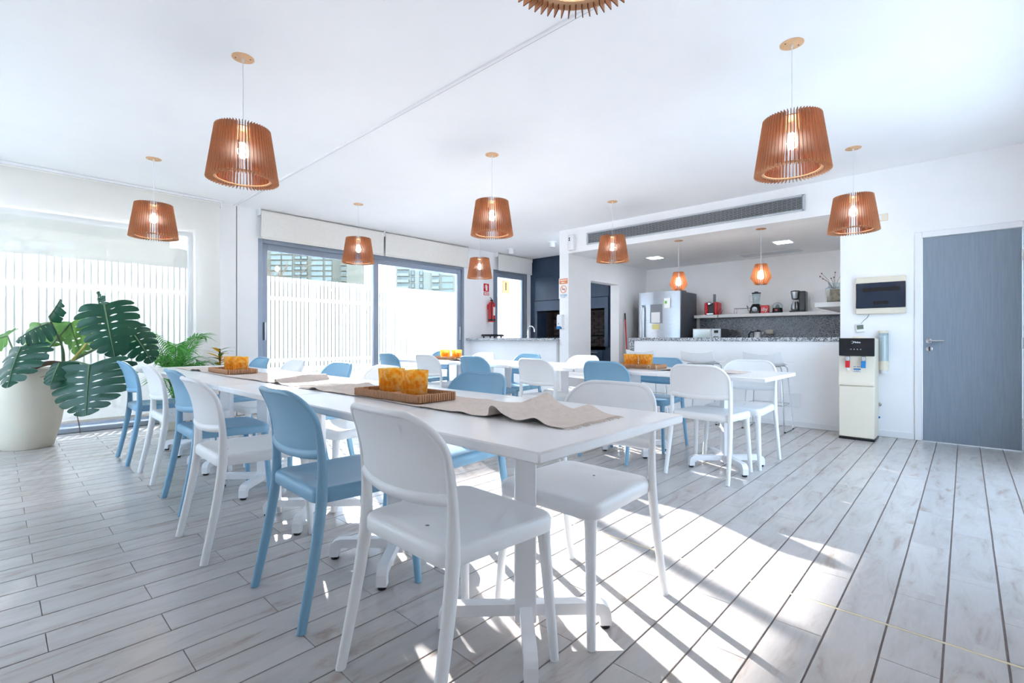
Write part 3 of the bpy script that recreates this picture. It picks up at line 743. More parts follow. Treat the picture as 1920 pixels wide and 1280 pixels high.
runner('beige linen runner with peaked wrinkles on the middle of the front row', 1.135, 1.455,
       [(2.74, 0.0), (2.84, 0.003)] + fold(3.0, 0.035, 0.09) + [(3.15, 0.001), (3.3, 0.004), (3.6, 0.002), (3.9, 0), (4.5, 0), (4.55, 0.012), (4.62, 0.03), (4.66, 0.008), (4.75, 0.02), (4.8, 0.0), (5.3, 0)], 5)
runner('beige linen runner under the near tray of the rear row', 3.87, 4.16, [(1.28, 0), (1.36, 0.002), (1.42, 0.006), (1.5, 0.0), (1.75, 0.0), (1.82, 0.02), (1.86, 0.004), (1.9, 0.0), (2.6, 0)], 8)
runner('beige linen runner under the far tray of the rear row', 3.87, 4.16, [(4.2, 0), (4.3, 0.003), (4.4, 0.012), (4.55, 0.025), (4.62, 0.004), (4.8, 0), (5.7, 0)], 9)

def make_tray(label):
    t = thing('wooden_tray', label, 'tray')
    MB().box((0, 0, 0.008), (0.19, 0.47, 0.012), 0.003).build('base', 'tray', t)
    rib = MB().box((0, 0, 0.018), (0.013, 0.0094, 0.034), 0.003).mesh('rib', 'trayrib')
    for s in (-1, 1):
        for i in range(40): o = link('rib', rib, t); o.location = (s * 0.1, -0.234 + i * 0.012, 0)
    for s in (-1, 1):
        for i in range(16): o = link('rib', rib, t); o.location = (-0.09 + i * 0.012, s * 0.243, 0); o.rotation_euler = (0, 0, PI / 2)
    return t
def make_holder(label):
    t = thing('candle_holder', label, 'candle holder')
    def sq(h, z, r=0.012):
        return [(sx * (h - r) + r * math.cos(a0 + k * PI / 8), sy * (h - r) + r * math.sin(a0 + k * PI / 8), z) for sx, sy, a0 in ((1, 1, 0), (-1, 1, PI / 2), (-1, -1, PI), (1, -1, 1.5 * PI)) for k in range(5)]
    MB().loft([sq(0.042, 0.0), sq(0.046, 0.004), sq(0.05, 0.108), sq(0.046, 0.108), sq(0.042, 0.012)]).build('glass', 'amber', t, ang=50)
    return t
tray0 = make_tray('x'); cptr = make_copier(tray0)
hold0 = make_holder('x'); cph = make_copier(hold0)
cand = MB().lathe([(0.031, 0), (0.032, 0.002), (0.032, 0.062), (0.026, 0.066), (0.0, 0.062)], 18).mesh('candle', 'wax')
spots = [('front row near tray', 1.262, 1.855, 0.02, [(0.035, -0.035), (0.04, 0.155)]), ('front row far tray', 1.275, 4.2, -0.01, [(0.04, -0.06), (0.03, 0.1)]),
         ('rear row near tray', 4.02, 2.2, 0.01, [(0.02, -0.08), (-0.01, 0.05)]), ('rear row far tray', 4.03, 4.9, 0.0, [(0.02, -0.14), (0.0, 0.07)])]
for i, (nm, x, y, rz, hs) in enumerate(spots):
    z = 0.7565; lab = 'ribbed wooden tray under two amber candle glasses, ' + nm.replace(' tray', ' end')
    if i == 0: tray0.location = (x, y, z); tray0.rotation_euler = (0, 0, rz); tag(tray0, lab, 'tray', 'wooden trays on the tables')
    else: cptr(lab, (x, y, z), rz, 'wooden trays on the tables')
    for j, (dx, dy) in enumerate(hs):
        lab = f'square amber glass candle holder, {"nearer" if j == 0 else "farther"} one on the {nm}'
        p = (x + dx, y + dy, z + 0.0145); rot = math.radians(random.uniform(-8, 8))
        if i == 0 and j == 0: hold0.location = p; hold0.rotation_euler = (0, 0, rot); tag(hold0, lab, 'candle holder', 'amber candle holders')
        else: cph(lab, p, rot, 'amber candle holders')
        c = link('candle', cand); c.location = (p[0], p[1], p[2] + 0.0125); tag(c, f'cream pillar candle inside the {"nearer" if j == 0 else "farther"} amber glass, {nm}', 'candle', 'candles in the amber holders')
# small napkin rings lying beside the near tray of the rear row
for i, y in enumerate((1.915, 1.985)):
    t = MB().tube(arc((0, 0.016), 0.016, 0, 2 * PI, 18, 'xz', 0)[:-1], 0.003, 8, closed=True).build('napkin_ring', 'beige'); t.location = (3.84, y, ZT_ + 0.009); t.rotation_euler = (0, 0, 0.5 + i)
    tag(t, f'small beige ring beside the rear row near tray, {"nearer" if i == 0 else "farther"} of two', 'napkin ring', 'napkin rings')

# ------------------------------------------------------------------ pendant lamps
def quad_fin(pts, th):
    """thin radial fin: pts (r,z) outline; broad faces plain wood, edges scorched by the cutter"""
    n = len(pts); mb = MB()
    v = [(r, -th / 2, z) for r, z in pts] + [(r, th / 2, z) for r, z in pts]
    mb.add(v, [tuple(range(n)), tuple(range(n, 2 * n))], 0); mb.add(v, [(i, (i + 1) % n, n + (i + 1) % n, n + i) for i in range(n)], 1)
    return mb
def make_pendant():
    t = thing('pendant_lamp', 'x', 'lamp')          # origin on the ceiling
    c = MB().lathe([(0.062, -0.004), (0.064, -0.0035), (0.064, 0)], 28).build('canopy', 'woodlight', t)
    for s in (-1, 1): MB().lathe([(0.0, -0.006), (0.004, -0.0058), (0.0045, -0.004)], 8, (0.03 * s, -0.03 * s, 0)).build('screw', 'burnt', c)
    mb = MB(); mb.lathe([(0.007, -0.022), (0.008, -0.004)], 10); mb.build('cord_grip', 'socket', t)
    MB().tube([(0, 0, -0.01), (0.0012, 0, -0.2), (0, 0, -0.47)], 0.0026, 8).build('cord', 'cord', t)
    MB().lathe([(0.0, -0.452), (0.016, -0.454), (0.021, -0.47), (0.021, -0.535), (0.019, -0.54)], 18).build('socket', 'socket', t)
    MB().lathe([(0.017, -0.538), (0.019, -0.55), (0.028, -0.575), (0.031, -0.595), (0.027, -0.617), (0.015, -0.63), (0.0, -0.634)], 18).build('bulb', 'bulb', t)
    for nm, r0, r1, z0 in (('lower_ring', 0.148, 0.188, -0.762), ('socket_plate', 0.02, 0.128, -0.475)):
        MB().lathe([(r0, z0), (r1, z0), (r1, z0 + 0.005), (r0, z0 + 0.005), (r0, z0)], 36, cap=False).build(nm, 'woodlight', t)
    fin = quad_fin([(0.164, -0.775), (0.206, -0.775), (0.158, -0.448), (0.118, -0.448)], 0.0032).mesh('slat', ['wood', 'burnt'], smooth=False)
    for k in range(58): o = link('slat', fin, t); o.rotation_euler = (0, 0, 2 * PI * k / 58)
    return t
pen0 = make_pendant(); cpp = make_copier(pen0)
where = {(0, 0): 'at the top edge, partly cut off', (0, 1): 'large, over the left of the front table row', (0, 2): 'before the left window blind',
         (1, 0): 'large, upper right before the kitchen', (1, 1): 'over the middle between the table rows', (1, 2): 'before the sliding glass door',
         (2, 0): 'by the electrical panel and grey door', (2, 1): 'before the left end of the ventilation grille', (2, 2): 'beside the fire extinguisher sign'}
for i, x in enumerate((1.07, 3.27, 5.45)):
    for j, y in enumerate((0.76, 3.325, 5.83)):
        lab = 'slatted wooden cone pendant lamp ' + where[i, j]
        if i == j == 0: pen0.location = (x, y, ZC); tag(pen0, lab, 'lamp', 'slatted wooden pendant lamps')
        else: cpp(lab, (x, y, ZC), random.uniform(0, 0.3), 'slatted wooden pendant lamps')
def make_diamond():
    t = thing('faceted_pendant_lamp', 'x', 'lamp')
    MB().lathe([(0.058, -0.004), (0.06, -0.0035), (0.06, 0)], 24).build('canopy', 'wood', t)
    MB().tube([(0, 0, -0.004), (0, 0, -0.5)], 0.003, 8).build('cord', 'cord', t)
    MB().lathe([(0.0, -0.455), (0.018, -0.46), (0.018, -0.52), (0.015, -0.525)], 14).build('socket', 'socket', t)
    MB().lathe([(0.016, -0.522), (0.03, -0.55), (0.04, -0.585), (0.034, -0.62), (0.0, -0.638)], 16).build('bulb', 'bulb2', t)
    for r1, z0 in ((0.055, -0.452), (0.058, -0.688)): MB().lathe([(0.03, z0), (r1, z0), (r1, z0 + 0.004), (0.03, z0 + 0.004), (0.03, z0)], 24, cap=False).build('ring', 'wood', t)
    fin = quad_fin([(0.045, -0.703), (0.07, -0.703), (0.123, -0.618), (0.07, -0.443), (0.045, -0.443), (0.09, -0.618)], 0.0035).mesh('slat', ['wood', 'burnt'], smooth=False)
    for k in range(24): o = link('slat', fin, t); o.rotation_euler = (0, 0, 2 * PI * k / 24)
    return t
dia0 = make_diamond(); cpd = make_copier(dia0)
dia0.location = (6.6, 2.956, ZS); tag(dia0, 'small lit diamond-shaped wooden lamp in front of the refrigerator', 'lamp', 'diamond lamps over the bar')
cpd('small lit diamond-shaped wooden lamp above the blender and shelf', (6.6, 1.88, ZS), 0.1, 'diamond lamps over the bar')
for x, y, l in ((7.69, 3.86, 'square recessed ceiling light over the refrigerator side of the kitchen'), (7.69, 1.9, 'square recessed ceiling light over the right part of the kitchen')):
    t = thing('ceiling_light', l, 'light', (x, y, ZS), 0, 'recessed kitchen lights')
    MB().box((0, 0, -0.004), (0.24, 0.24, 0.008), 0.002).build('frame', 'trim', t); MB().box((0, 0, -0.009), (0.2, 0.2, 0.004), 0.001).build('diffuser', 'led', t)
t = thing('ceiling_hatch', 'thin grey access panel in the kitchen ceiling near the rear wall', 'panel', (8.56, 2.3, ZS))
MB().box((0, 0, -0.003), (0.3, 0.9, 0.006), 0.002).build('cover', 'trim', t)
MB().box((0, 0, -0.0065), (0.27, 0.87, 0.002), 0.001).build('door', 'alulight', t)
for x, y, l in ((6.93, 6.51, 'white ceiling spotlight near the narrow glazed door'), (6.95, 5.5, 'white ceiling spotlight near the dark blue barbecue wall')):
    t = thing('spotlight', l, 'light', (x, y, ZC), 0, 'white surface spotlights')
    MB().lathe([(0.075, 0), (0.075, -0.018), (0.05, -0.02), (0.05, -0.1), (0.044, -0.1), (0.04, -0.08), (0.0, -0.08)], 24).build('housing', 'white', t)
    MB().lathe([(0.0, -0.079), (0.038, -0.082), (0.036, -0.088), (0.0, -0.09)], 18).build('lens', 'socket', t)

# ------------------------------------------------------------------ bar stools
def make_stool():
    t = thing('bar_stool', 'x', 'stool')          # faces +X (towards the bar)
    def shell(u, v):
        y = (2 * u - 1) * (0.215 - 0.02 * v * v)
        if v < 0.68: f = v / 0.68; x, z = 0.19 - 0.35 * f, 0.735 - 0.018 * math.sin(f * PI)
        else: f = (v - 0.68) / 0.32; x, z = -0.16 - 0.055 * f, 0.735 + 0.115 * f ** 1.3
        return (x, y, z + 0.03 * (2 * u - 1) ** 2)
    MB().sheet(shell, 14, 16, 0.011).build('seat_shell', 'white', t, ang=60)
    for s in (-1, 1):
        MB().tube([(0.1, s * 0.15, 0.715), (0.125, s * 0.17, 0.69), (0.175, s * 0.215, 0.02), (0.165, s * 0.218, 0.009), (-0.165, s * 0.218, 0.009), (-0.175, s * 0.215, 0.02), (-0.12, s * 0.17, 0.69), (-0.09, s * 0.15, 0.715)], 0.0062, 8).build('leg_loop', 'chrome', t)
        for x in (-0.165, 0.165): MB().b2(x - 0.012, x + 0.012, s * 0.218 - 0.009, s * 0.218 + 0.009, 0.0, 0.012, 0.003).build('foot_pad', 'rubber', t)
    mb = MB(); mb.tube([(0.155, -0.196, 0.29), (0.155, 0.196, 0.29)], 0.0055, 8); mb.tube([(-0.155, -0.196, 0.29), (-0.155, 0.196, 0.29)], 0.0055, 8)
    [mb.tube([(-0.157, s * 0.197, 0.29), (0.157, s * 0.197, 0.29)], 0.0055, 8) for s in (-1, 1)]; mb.build('footrest', 'chrome', t)
    mb = MB(); [mb.tube([(x, -0.15, 0.712), (x, 0.15, 0.712)], 0.006, 8) for x in (-0.09, 0.1)]; mb.build('seat_bearer', 'chrome', t)
    return t
st0 = make_stool(); cps = make_copier(st0)
st0.location = (6.0, 1.64, 0); tag(st0, 'white bar stool on chrome wire legs nearest the water dispenser', 'stool', 'bar stools at the counter')
cps('white bar stool on chrome wire legs, middle one of three at the bar', (6.0, 2.37, 0), 0, 'bar stools at the counter')
cps('white bar stool on wire legs, farthest left at the bar', (6.0, 3.12, 0), 0, 'bar stools at the counter')

# ------------------------------------------------------------------ things on the door wall
wc = thing('water_dispenser', 'cream standing water dispenser with black panel and red and blue taps', 'water dispenser', (5.93, 0.80, 0))
MB().b2(0.012, 0.31, -0.147, 0.147, 0.02, 1.03, 0.012).build('body', 'cream', wc)
MB().b2(0.0, 0.3, -0.15, 0.15, 0.0, 0.022, 0.004).build('base', 'black', wc)
MB().b2(-0.004, 0.014, -0.148, 0.148, 0.028, 0.545, 0.006).build('lower_door', 'cream', wc)
mb = MB(); prof_ = [(0.014, 0.552), (-0.012, 0.552), (-0.012, 0.6), (0.0, 0.625), (0.004, 0.7), (0.004, 0.845), (0.014, 0.845)]
mb.prism(prof_, -0.148, 0.148, 'y'); mb.M = Matrix(); mb.build('tap_recess', 'cream', wc)
pn = MB().b2(-0.012, 0.014, -0.147, 0.147, 0.848, 1.026, 0.004).build('control_panel', 'black', wc)
lettering('Midea', 0.026, 'paper', (-0.013, -0.004, 0.985), 'x', pn)
MB().tube(arc((0.034, 0.986), 0.0115, 0.7, 5.2, 12, 'yz', -0.0125), 0.0014, 6).build('logo_swirl', 'paper', pn)
for i in range(4): mb = MB(); mb.M = Matrix.Translation((-0.012, 0.045 - i * 0.027, 0.915)) @ Matrix.Rotation(-PI / 2, 4, 'Y'); mb.lathe([(0.006, 0), (0.006, 0.001), (0.004, 0.001), (0.004, 0.0005)], 12); mb.build('touch_button', 'grey', pn)
for y, m in ((0.068, 'red'), (-0.062, 'tapblue')):
    tp = MB().b2(-0.05, 0.0, y - 0.017, y + 0.017, 0.795, 0.845, 0.006).build('tap', 'chrome', wc)
    mb = MB(); mb.M = Matrix.Translation((-0.045, y, 0.765)) @ Matrix.Rotation(math.radians(8), 4, 'Y'); mb.box((0, 0, 0), (0.008, 0.04, 0.07), 0.003); mb.build('lever', m, tp)
lb = MB().b2(-0.001, 0.0035, -0.045, 0.035, 0.685, 0.75).build('sticker', 'cream', wc)
MB().b2(-0.003, -0.001, -0.035, 0.025, 0.708, 0.722).build('blue_stripe', 'signblue', lb)
print_marks(0.06, 0.009, 'signblue', (-0.0012, -0.005, 0.739), 'x', lb, 1); print_marks(0.055, 0.007, 'signblue', (-0.0012, -0.005, 0.698), 'x', lb, 2); print_marks(0.062, 0.004, 'signblue', (-0.0012, -0.005, 0.688), 'x', lb, 3)
mb = MB(); mb.M = Matrix.Translation((-0.001, 0.068, 0.712)) @ Matrix.Rotation(-PI / 2, 4, 'Y'); mb.lathe([(0.013, 0), (0.013, 0.002)], 18); mb.build('round_sticker', 'paper', wc)
MB().lathe([(0.06, 0), (0.055, 0.012), (0.0, 0.014)], 20, (0.16, 0, 1.03)).build('bottle_cap', 'cream', wc)
cu = thing('cup_dispenser', 'clear tube paper cup dispenser on the wall right of the water dispenser', 'cup dispenser', (XK - 0.05, 0.62, 0.66))
MB().lathe([(0.042, 0.08), (0.042, 0.44), (0.04, 0.44), (0.04, 0.08)], 20).build('tube', 'jar', cu)
MB().lathe([(0.0, 0.0), (0.034, 0.0), (0.036, 0.34), (0.0, 0.34)], 18, (0, 0, 0.055)).build('cup_stack', 'paper', cu)
mb = MB(); mb.lathe([(0.046, 0.035), (0.046, 0.13), (0.044, 0.13), (0.044, 0.035), (0.046, 0.035)], 20, cap=False); mb.b2(0.03, 0.05, -0.02, 0.12, 0.04, 0.13, 0.003); mb.build('holder', 'cream', cu)
MB().lathe([(0.03, 0.0), (0.036, 0.05)], 18).build('hanging_cup', 'paper', cu)
MB().lathe([(0.044, 0.42), (0.044, 0.446), (0.0, 0.448)], 20).build('lid', 'cream', cu)
ep = thing('electrical_panel', 'cream wall electrical panel with a dark smoked cover', 'electrical panel', (XK, 0.648, 1.28))
MB().b2(-0.055, 0, -0.212, 0.212, 0, 0.39, 0.008).build('housing', 'cream', ep)
cv = MB().b2(-0.068, -0.05, -0.208, 0.208, 0.062, 0.328, 0.006).build('cover', 'smoke', ep)
MB().b2(-0.0695, -0.068, -0.16, 0.15, 0.235, 0.275).build('breaker_row', 'black', cv); MB().b2(-0.0695, -0.068, -0.07, 0.06, 0.1, 0.135).build('breaker_row', 'black', cv)
MB().lathe([(0.005, 0), (0.005, 0.004)], 10, (-0.06, 0, 0.33)).build('latch', 'beige', ep)
th = thing('thermostat', 'small tilted white thermostat hanging by its wire under the electrical panel', 'thermostat', (XK - 0.012, 0.822, 1.135))
mb = MB(); mb.M = Matrix.Rotation(math.radians(-5), 4, 'X'); mb.box((0, 0, 0), (0.022, 0.082, 0.09), 0.006); mb.build('case', 'white', th)
mb = MB(); mb.M = Matrix.Rotation(math.radians(-5), 4, 'X'); mb.box((-0.0118, 0, 0.01), (0.001, 0.058, 0.046)); mb.build('screen', 'screen', th)
MB().tube([(0, -0.005, 0.045), (-0.002, -0.03, 0.08), (0, -0.06, 0.11), (0.005, -0.075, 0.145)], 0.002, 6).build('wire', 'ink', th)
def plate(name, label, cat, x, y, z, w, h, btn=1, mat='cream'):
    t = thing(name, label, cat, (x, y, z)); MB().box((-0.005, 0, 0), (0.01, w, h), 0.003).build('cover_plate', mat, t)
    for i in range(btn): MB().box((-0.0115, (i - (btn - 1) / 2) * 0.03 + (0.015 if btn == 1 else 0), 0), (0.004, 0.022, h * 0.6), 0.001).build('button', 'white', t)
    return t
plate('switch_plate', 'cream switch plate high on the wall behind the right pendant lamp', 'switch', XK, 0.637, 2.29, 0.1, 0.075)
plate('blank_plate', 'square white cover plate low on the bar wall behind a stool', 'cover plate', XK, 1.49, 0.307, 0.2, 0.16, 0, 'white')
plate('wall_socket', 'cream wall socket on the granite splashback by the kettle', 'socket', 8.955, 2.42, 1.14, 0.12, 0.07, 2)
vv = thing('water_valve', 'small chrome water valve with blue hose clip low on the wall', 'valve', (XK, 0.66, 0.33))
mb = MB(); mb.M = Matrix.Rotation(-PI / 2, 4, 'Y'); mb.lathe([(0.02, 0), (0.02, 0.006), (0.008, 0.008), (0.008, 0.05)], 14); mb.M = Matrix(); mb.tube([(-0.045, -0.012, 0), (-0.045, 0.018, 0)], 0.007, 8); mb.build('body', 'chrome', vv)
MB().tube([(-0.045, 0, -0.008), (-0.045, 0.002, -0.12), (-0.04, 0.02, -0.19), (-0.03, 0.06, -0.24)], 0.003, 6).build('hose', 'cord', vv); MB().box((-0.045, 0.002, -0.13), (0.018, 0.026, 0.022), 0.004).build('clip', 'tapblue', vv)
el = thing('emergency_light', 'white emergency light box at the left end of the bulkhead', 'emergency light', (XK, 4.61, 2.43))
MB().box((-0.035, 0, 0.13), (0.07, 0.125, 0.25), 0.01).build('case', 'white', el)
for z in (0.2, 0.17): mb = MB(); mb.M = Matrix.Translation((-0.07, 0.02, z)) @ Matrix.Rotation(-PI / 2, 4, 'Y'); mb.lathe([(0.013, 0), (0.011, 0.006), (0.0, 0.007)], 12); mb.build('indicator', 'ink', el)
ns = thing('no_smoking_sign', 'white and orange no smoking notice on the white pillar', 'sign', (XK, 4.795, 1.845))
MB().box((-0.002, 0, 0), (0.004, 0.195, 0.335), 0.001).build('board', 'paper', ns)
MB().box((-0.005, 0, 0.115), (0.002, 0.165, 0.085)).build('orange_band', 'orange', ns)
print_marks(0.145, 0.02, 'paper', (-0.006, 0, 0.134), 'x', ns, 4); print_marks(0.09, 0.02, 'paper', (-0.006, 0, 0.097), 'x', ns, 5)
MB().tube(arc((0, -0.015), 0.058, 0, 2 * PI, 28, 'yz', -0.005)[:-1], 0.006, 6, closed=True).build('prohibition_ring', 'orange', ns); MB().tube([(-0.005, 0.04, 0.026), (-0.005, -0.04, -0.056)], 0.005, 6).build('prohibition_bar', 'orange', ns)
mb = MB(); mb.b2(-0.005, -0.004, -0.03, 0.03, -0.022, -0.008); mb.tube([(-0.0045, 0.03, 0.0), (-0.0045, 0.022, 0.012), (-0.0045, 0.03, 0.025)], 0.002, 6); mb.build('cigarette', 'ink', ns)
print_marks(0.14, 0.013, 'signblue', (-0.004, 0, -0.108), 'x', ns, 6); print_marks(0.13, 0.011, 'signblue', (-0.004, 0, -0.128), 'x', ns, 7); print_marks(0.1, 0.008, 'signblue', (-0.004, 0, -0.146), 'x', ns, 8)
sd = thing('soap_dispenser', 'white wall soap dispenser with blue push bar on the pillar', 'soap dispenser', (XK, 4.83, 1.19))
MB().loft([[(x * s - (0.1 if x < 0 else 0) * 0, y * s2, z) for x, y in ((0, -0.055), (0, 0.055), (-0.07, 0.055), (-0.095, 0.035), (-0.095, -0.035), (-0.07, -0.055))] for s, s2, z in ((0.85, 0.9, 0.0), (1, 1, 0.03), (1, 1, 0.19), (0.85, 0.9, 0.225))]).build('body', 'white', sd)
MB().b2(-0.105, -0.05, -0.045, 0.045, -0.012, 0.035, 0.01).build('push_bar', 'signblue', sd)
mb = MB(); mb.M = Matrix.Translation((-0.096, 0, 0.075)) @ Matrix.Rotation(-PI / 2, 4, 'Y'); mb.lathe([(0.01, 0), (0.008, 0.003), (0, 0.003)], 12); mb.build('key_lock', 'grey', sd)

# fire extinguisher and its sign on the window wall
fs = thing('extinguisher_sign', 'red fire extinguisher sign with a smaller red label below', 'sign', (6.8, YW, 1.9))
MB().b2(-0.075, 0.075, -0.004, 0, 0.075, 0.235, 0.001).build('board', 'signred', fs)
MB().b2(-0.075, 0.075, -0.004, 0, 0.0, 0.058, 0.001).build('lower_board', 'signred', fs)
MB().b2(-0.06, 0.06, -0.0052, -0.004, 0.012, 0.046).build('lower_band', 'paper', fs); print_marks(0.1, 0.018, 'signred', (0, -0.0052, 0.029), 'y', fs, 9)
mb = MB(); mb.prism([(-0.02, 0.095), (0.03, 0.095), (0.03, 0.185), (0.02, 0.2), (0.01, 0.205), (0.008, 0.218), (-0.02, 0.215), (-0.04, 0.19), (-0.045, 0.14), (-0.036, 0.14), (-0.03, 0.185), (-0.02, 0.19)], -0.0055, -0.004, 'y'); mb.build('pictogram', 'paper', fs)
fe = thing('fire_extinguisher', 'red fire extinguisher hung on the wall beside the glazed door', 'fire extinguisher', (6.86, YW - 0.1, 1.36))
MB().lathe([(0.066, 0.0), (0.07, 0.01), (0.07, 0.34), (0.06, 0.38), (0.03, 0.405), (0.022, 0.41), (0.022, 0.43)], 24).build('cylinder', 'red', fe)
MB().lathe([(0.0715, 0.02), (0.0715, 0.055), (0.0712, 0.055), (0.0712, 0.02)], 24).build('base_band', 'ink', fe)
mb = MB(); mb.sheet(lambda u, v: (0.0712 * math.sin(-0.3 + 1.3 * u), -0.0712 * math.cos(-0.3 + 1.3 * u), 0.13 + 0.17 * v), 10, 2, 0.0004); mb.build('label', 'paper', fe)
mb = MB(); mb.b2(-0.02, 0.02, -0.02, 0.02, 0.42, 0.45, 0.005); mb.tube([(0, 0, 0.45), (-0.03, -0.02, 0.47), (-0.075, -0.03, 0.485)], 0.007, 8); mb.tube([(0, 0, 0.435), (-0.04, -0.02, 0.44), (-0.07, -0.03, 0.44)], 0.006, 8); mb.build('valve', 'black', fe)
MB().tube([(0.0, -0.02, 0.43), (-0.05, -0.06, 0.41), (-0.075, -0.055, 0.3), (-0.06, -0.06, 0.12), (-0.055, -0.055, 0.03)], 0.009, 8).build('hose', 'ink', fe)
MB().b2(-0.03, 0.03, 0.06, 0.1, 0.25, 0.36, 0.004).build('bracket', 'red', fe)

# burner and tap on the left counter
bu = thing('table_burner', 'black cast-iron burner with side handles on the granite counter', 'burner', (6.62, 6.72, 1.033))
MB().b2(-0.12, 0.12, -0.2, 0.2, 0.035, 0.062, 0.008).build('tray', 'black', bu)
for x in (-0.09, 0.09):
    for y in (-0.15, 0.15): MB().lathe([(0.01, 0), (0.016, 0.036)], 10, (x, y, 0)).build('foot', 'black', bu)
for s in (-1, 1): MB().tube([(-0.05, s * 0.2, 0.05), (-0.05, s * 0.26, 0.052), (0.05, s * 0.26, 0.052), (0.05, s * 0.2, 0.05)], 0.007, 8).build('handle', 'black', bu)
mb = MB(); [mb.b2(-0.11, 0.11, -0.18 + i * 0.045, -0.172 + i * 0.045, 0.062, 0.075) for i in range(9)]; mb.build('grate', 'ink', bu)
fa = thing('sink_tap', 'white gooseneck tap standing on the granite counter before the barbecue', 'tap', (6.55, 5.74, 1.032))
MB().lathe([(0.026, 0), (0.026, 0.01), (0.014, 0.02), (0.012, 0.12)], 16).build('base', 'chrome', fa)
MB().tube([(0, 0, 0.1), (0, 0, 0.14)] + [(0, -0.075 + 0.075 * math.cos(a), 0.14 + 0.075 * math.sin(a)) for a in [PI * k / 12 for k in range(1, 13)]] + [(0, -0.15, 0.11)], 0.0115, 10).build('spout', 'chrome', fa)
MB().tube([(0, 0.01, 0.05), (0.0, 0.05, 0.07)], 0.006, 8).build('lever', 'chrome', fa)

# ------------------------------------------------------------------ kitchen
fr = thing('refrigerator', 'tall stainless steel refrigerator with a water niche and notes on its door', 'refrigerator', (8.2, 4.05, 0))
MB().b2(0.06, 0.73, -0.4, 0.4, 0.02, 1.86, 0.01).build('cabinet', 'steeldark', fr)
def fdoor(z0, z1):
    ou = [(0.055, -0.4), (0.015, -0.4)] + [(0.015 - 0.035 * math.cos((k / 12 - 0.5) * PI) ** 0.8, -0.4 + 0.8 * k / 12) for k in range(1, 12)] + [(0.015, 0.4), (0.055, 0.4)]
    mb = MB(); mb.prism(ou, z0, z1); return mb
dr = fdoor(0.72, 1.87).build('upper_door', 'steel', fr, ang=50); fdoor(0.06, 0.71).build('lower_door', 'steel', fr, ang=50)
MB().b2(-0.075, -0.05, 0.29, 0.325, 0.85, 1.64, 0.006).b2(-0.06, 0.01, 0.29, 0.325, 1.6, 1.64).b2(-0.06, 0.01, 0.29, 0.325, 0.85, 0.88).build('handle', 'alulight', dr)
ni = MB().b2(-0.024, -0.005, -0.085, 0.15, 1.3, 1.645, 0.004).build('water_niche', 'grey', dr)
MB().b2(-0.026, -0.023, -0.04, 0.13, 1.31, 1.5).build('niche_note', 'paper', fr)
MB().b2(-0.0255, -0.02, -0.235, -0.12, 1.57, 1.745).build('energy_label', 'paper', fr); MB().b2(-0.027, -0.0255, -0.175, -0.13, 1.65, 1.695).build('label_stripe', 'green', fr); MB().b2(-0.027, -0.0255, -0.165, -0.13, 1.635, 1.65).build('label_stripe', 'yellow', fr)
MB().b2(-0.0275, -0.018, -0.03, 0.11, 1.19, 1.285).build('sticky_note', 'yellow', fr)
MB().b2(0.1, 0.3, -0.39, -0.36, 1.86, 1.885, 0.004).build('hinge_cover', 'grey', fr)
bm_ = thing('broom', 'red-handled broom leaning on the wall beside the refrigerator', 'broom', (8.05, 4.62, 0))
MB().tube([(0, -0.05, 0.12), (0.02, 0.03, 1.38)], 0.012, 8).build('handle', 'red', bm_); MB().tube([(0.02, 0.03, 1.38), (0.022, 0.037, 1.5)], 0.013, 8).build('grip', 'black', bm_)
MB().loft([[(-0.02, -0.2, 0), (0.02, -0.2, 0), (0.02, 0.06, 0), (-0.02, 0.06, 0)], [(-0.015, -0.15, 0.14), (0.015, -0.15, 0.14), (0.015, 0.04, 0.14), (-0.015, 0.04, 0.14)]]).build('bristles', 'ink', bm_)
sh = thing('wall_shelf', 'long white L-shaped wooden wall shelf above the granite splashback', 'shelf', (8.8, 2.4, 1.39))
MB().b2(-0.14, 0.19, -1.385, 1.19, 0, 0.055, 0.004).build('board', 'shelf', sh)
MB().b2(-2.2, -0.145, -1.385, -1.1, 0.0, 0.055, 0.004).build('board', 'shelf', sh)
tag(MB().b2(8.965, 8.998, 1.01, 3.6, 0.9, 1.388).build('splashback', 'granitedark', smooth=False), 'dark speckled granite splashback under the kitchen shelf', 'splashback')
kc = thing('kitchen_cabinet', 'kitchen base cabinet run along the rear wall behind the bar', 'cabinet', (8.7, 2.3, 0))
MB().b2(-0.3, 0.26, -1.28, 1.28, 0.08, 0.86).build('body', 'white', kc)
for i in range(4):
    d = MB().b2(-0.32, -0.302, -1.27 + i * 0.64, -0.64 + i * 0.64, 0.09, 0.85, 0.003).build('door', 'white', kc); MB().tube([(-0.335, -1.2 + i * 0.64, 0.8), (-0.335, -1.0 + i * 0.64, 0.8)], 0.006, 8).build('handle', 'chrome', d)
tag(MB().b2(8.37, 8.963, 1.01, 3.6, 0.861, 0.9, 0.003).build('worktop', 'granite'), 'granite kitchen worktop under the shelf', 'worktop')
def on_shelf(name, label, cat, y, x=8.78, z=1.4455, rz=0): return thing(name, label, cat, (x, y, z), rz)
c = on_shelf('capsule_coffee_machine', 'red and black capsule coffee machine at the left of the shelf', 'coffee machine', 3.3)
for s in (-1, 1): MB().b2(-0.1, 0.12, s * 0.085 - 0.032, s * 0.085 + 0.032, 0.0, 0.225, 0.02).build('side_shell', 'red', c)
MB().b2(-0.08, 0.12, -0.056, 0.056, 0.0, 0.21, 0.006).build('body', 'black', c)
MB().b2(-0.13, -0.07, -0.06, 0.06, 0.0, 0.03, 0.005).build('drip_tray', 'chrome', c)
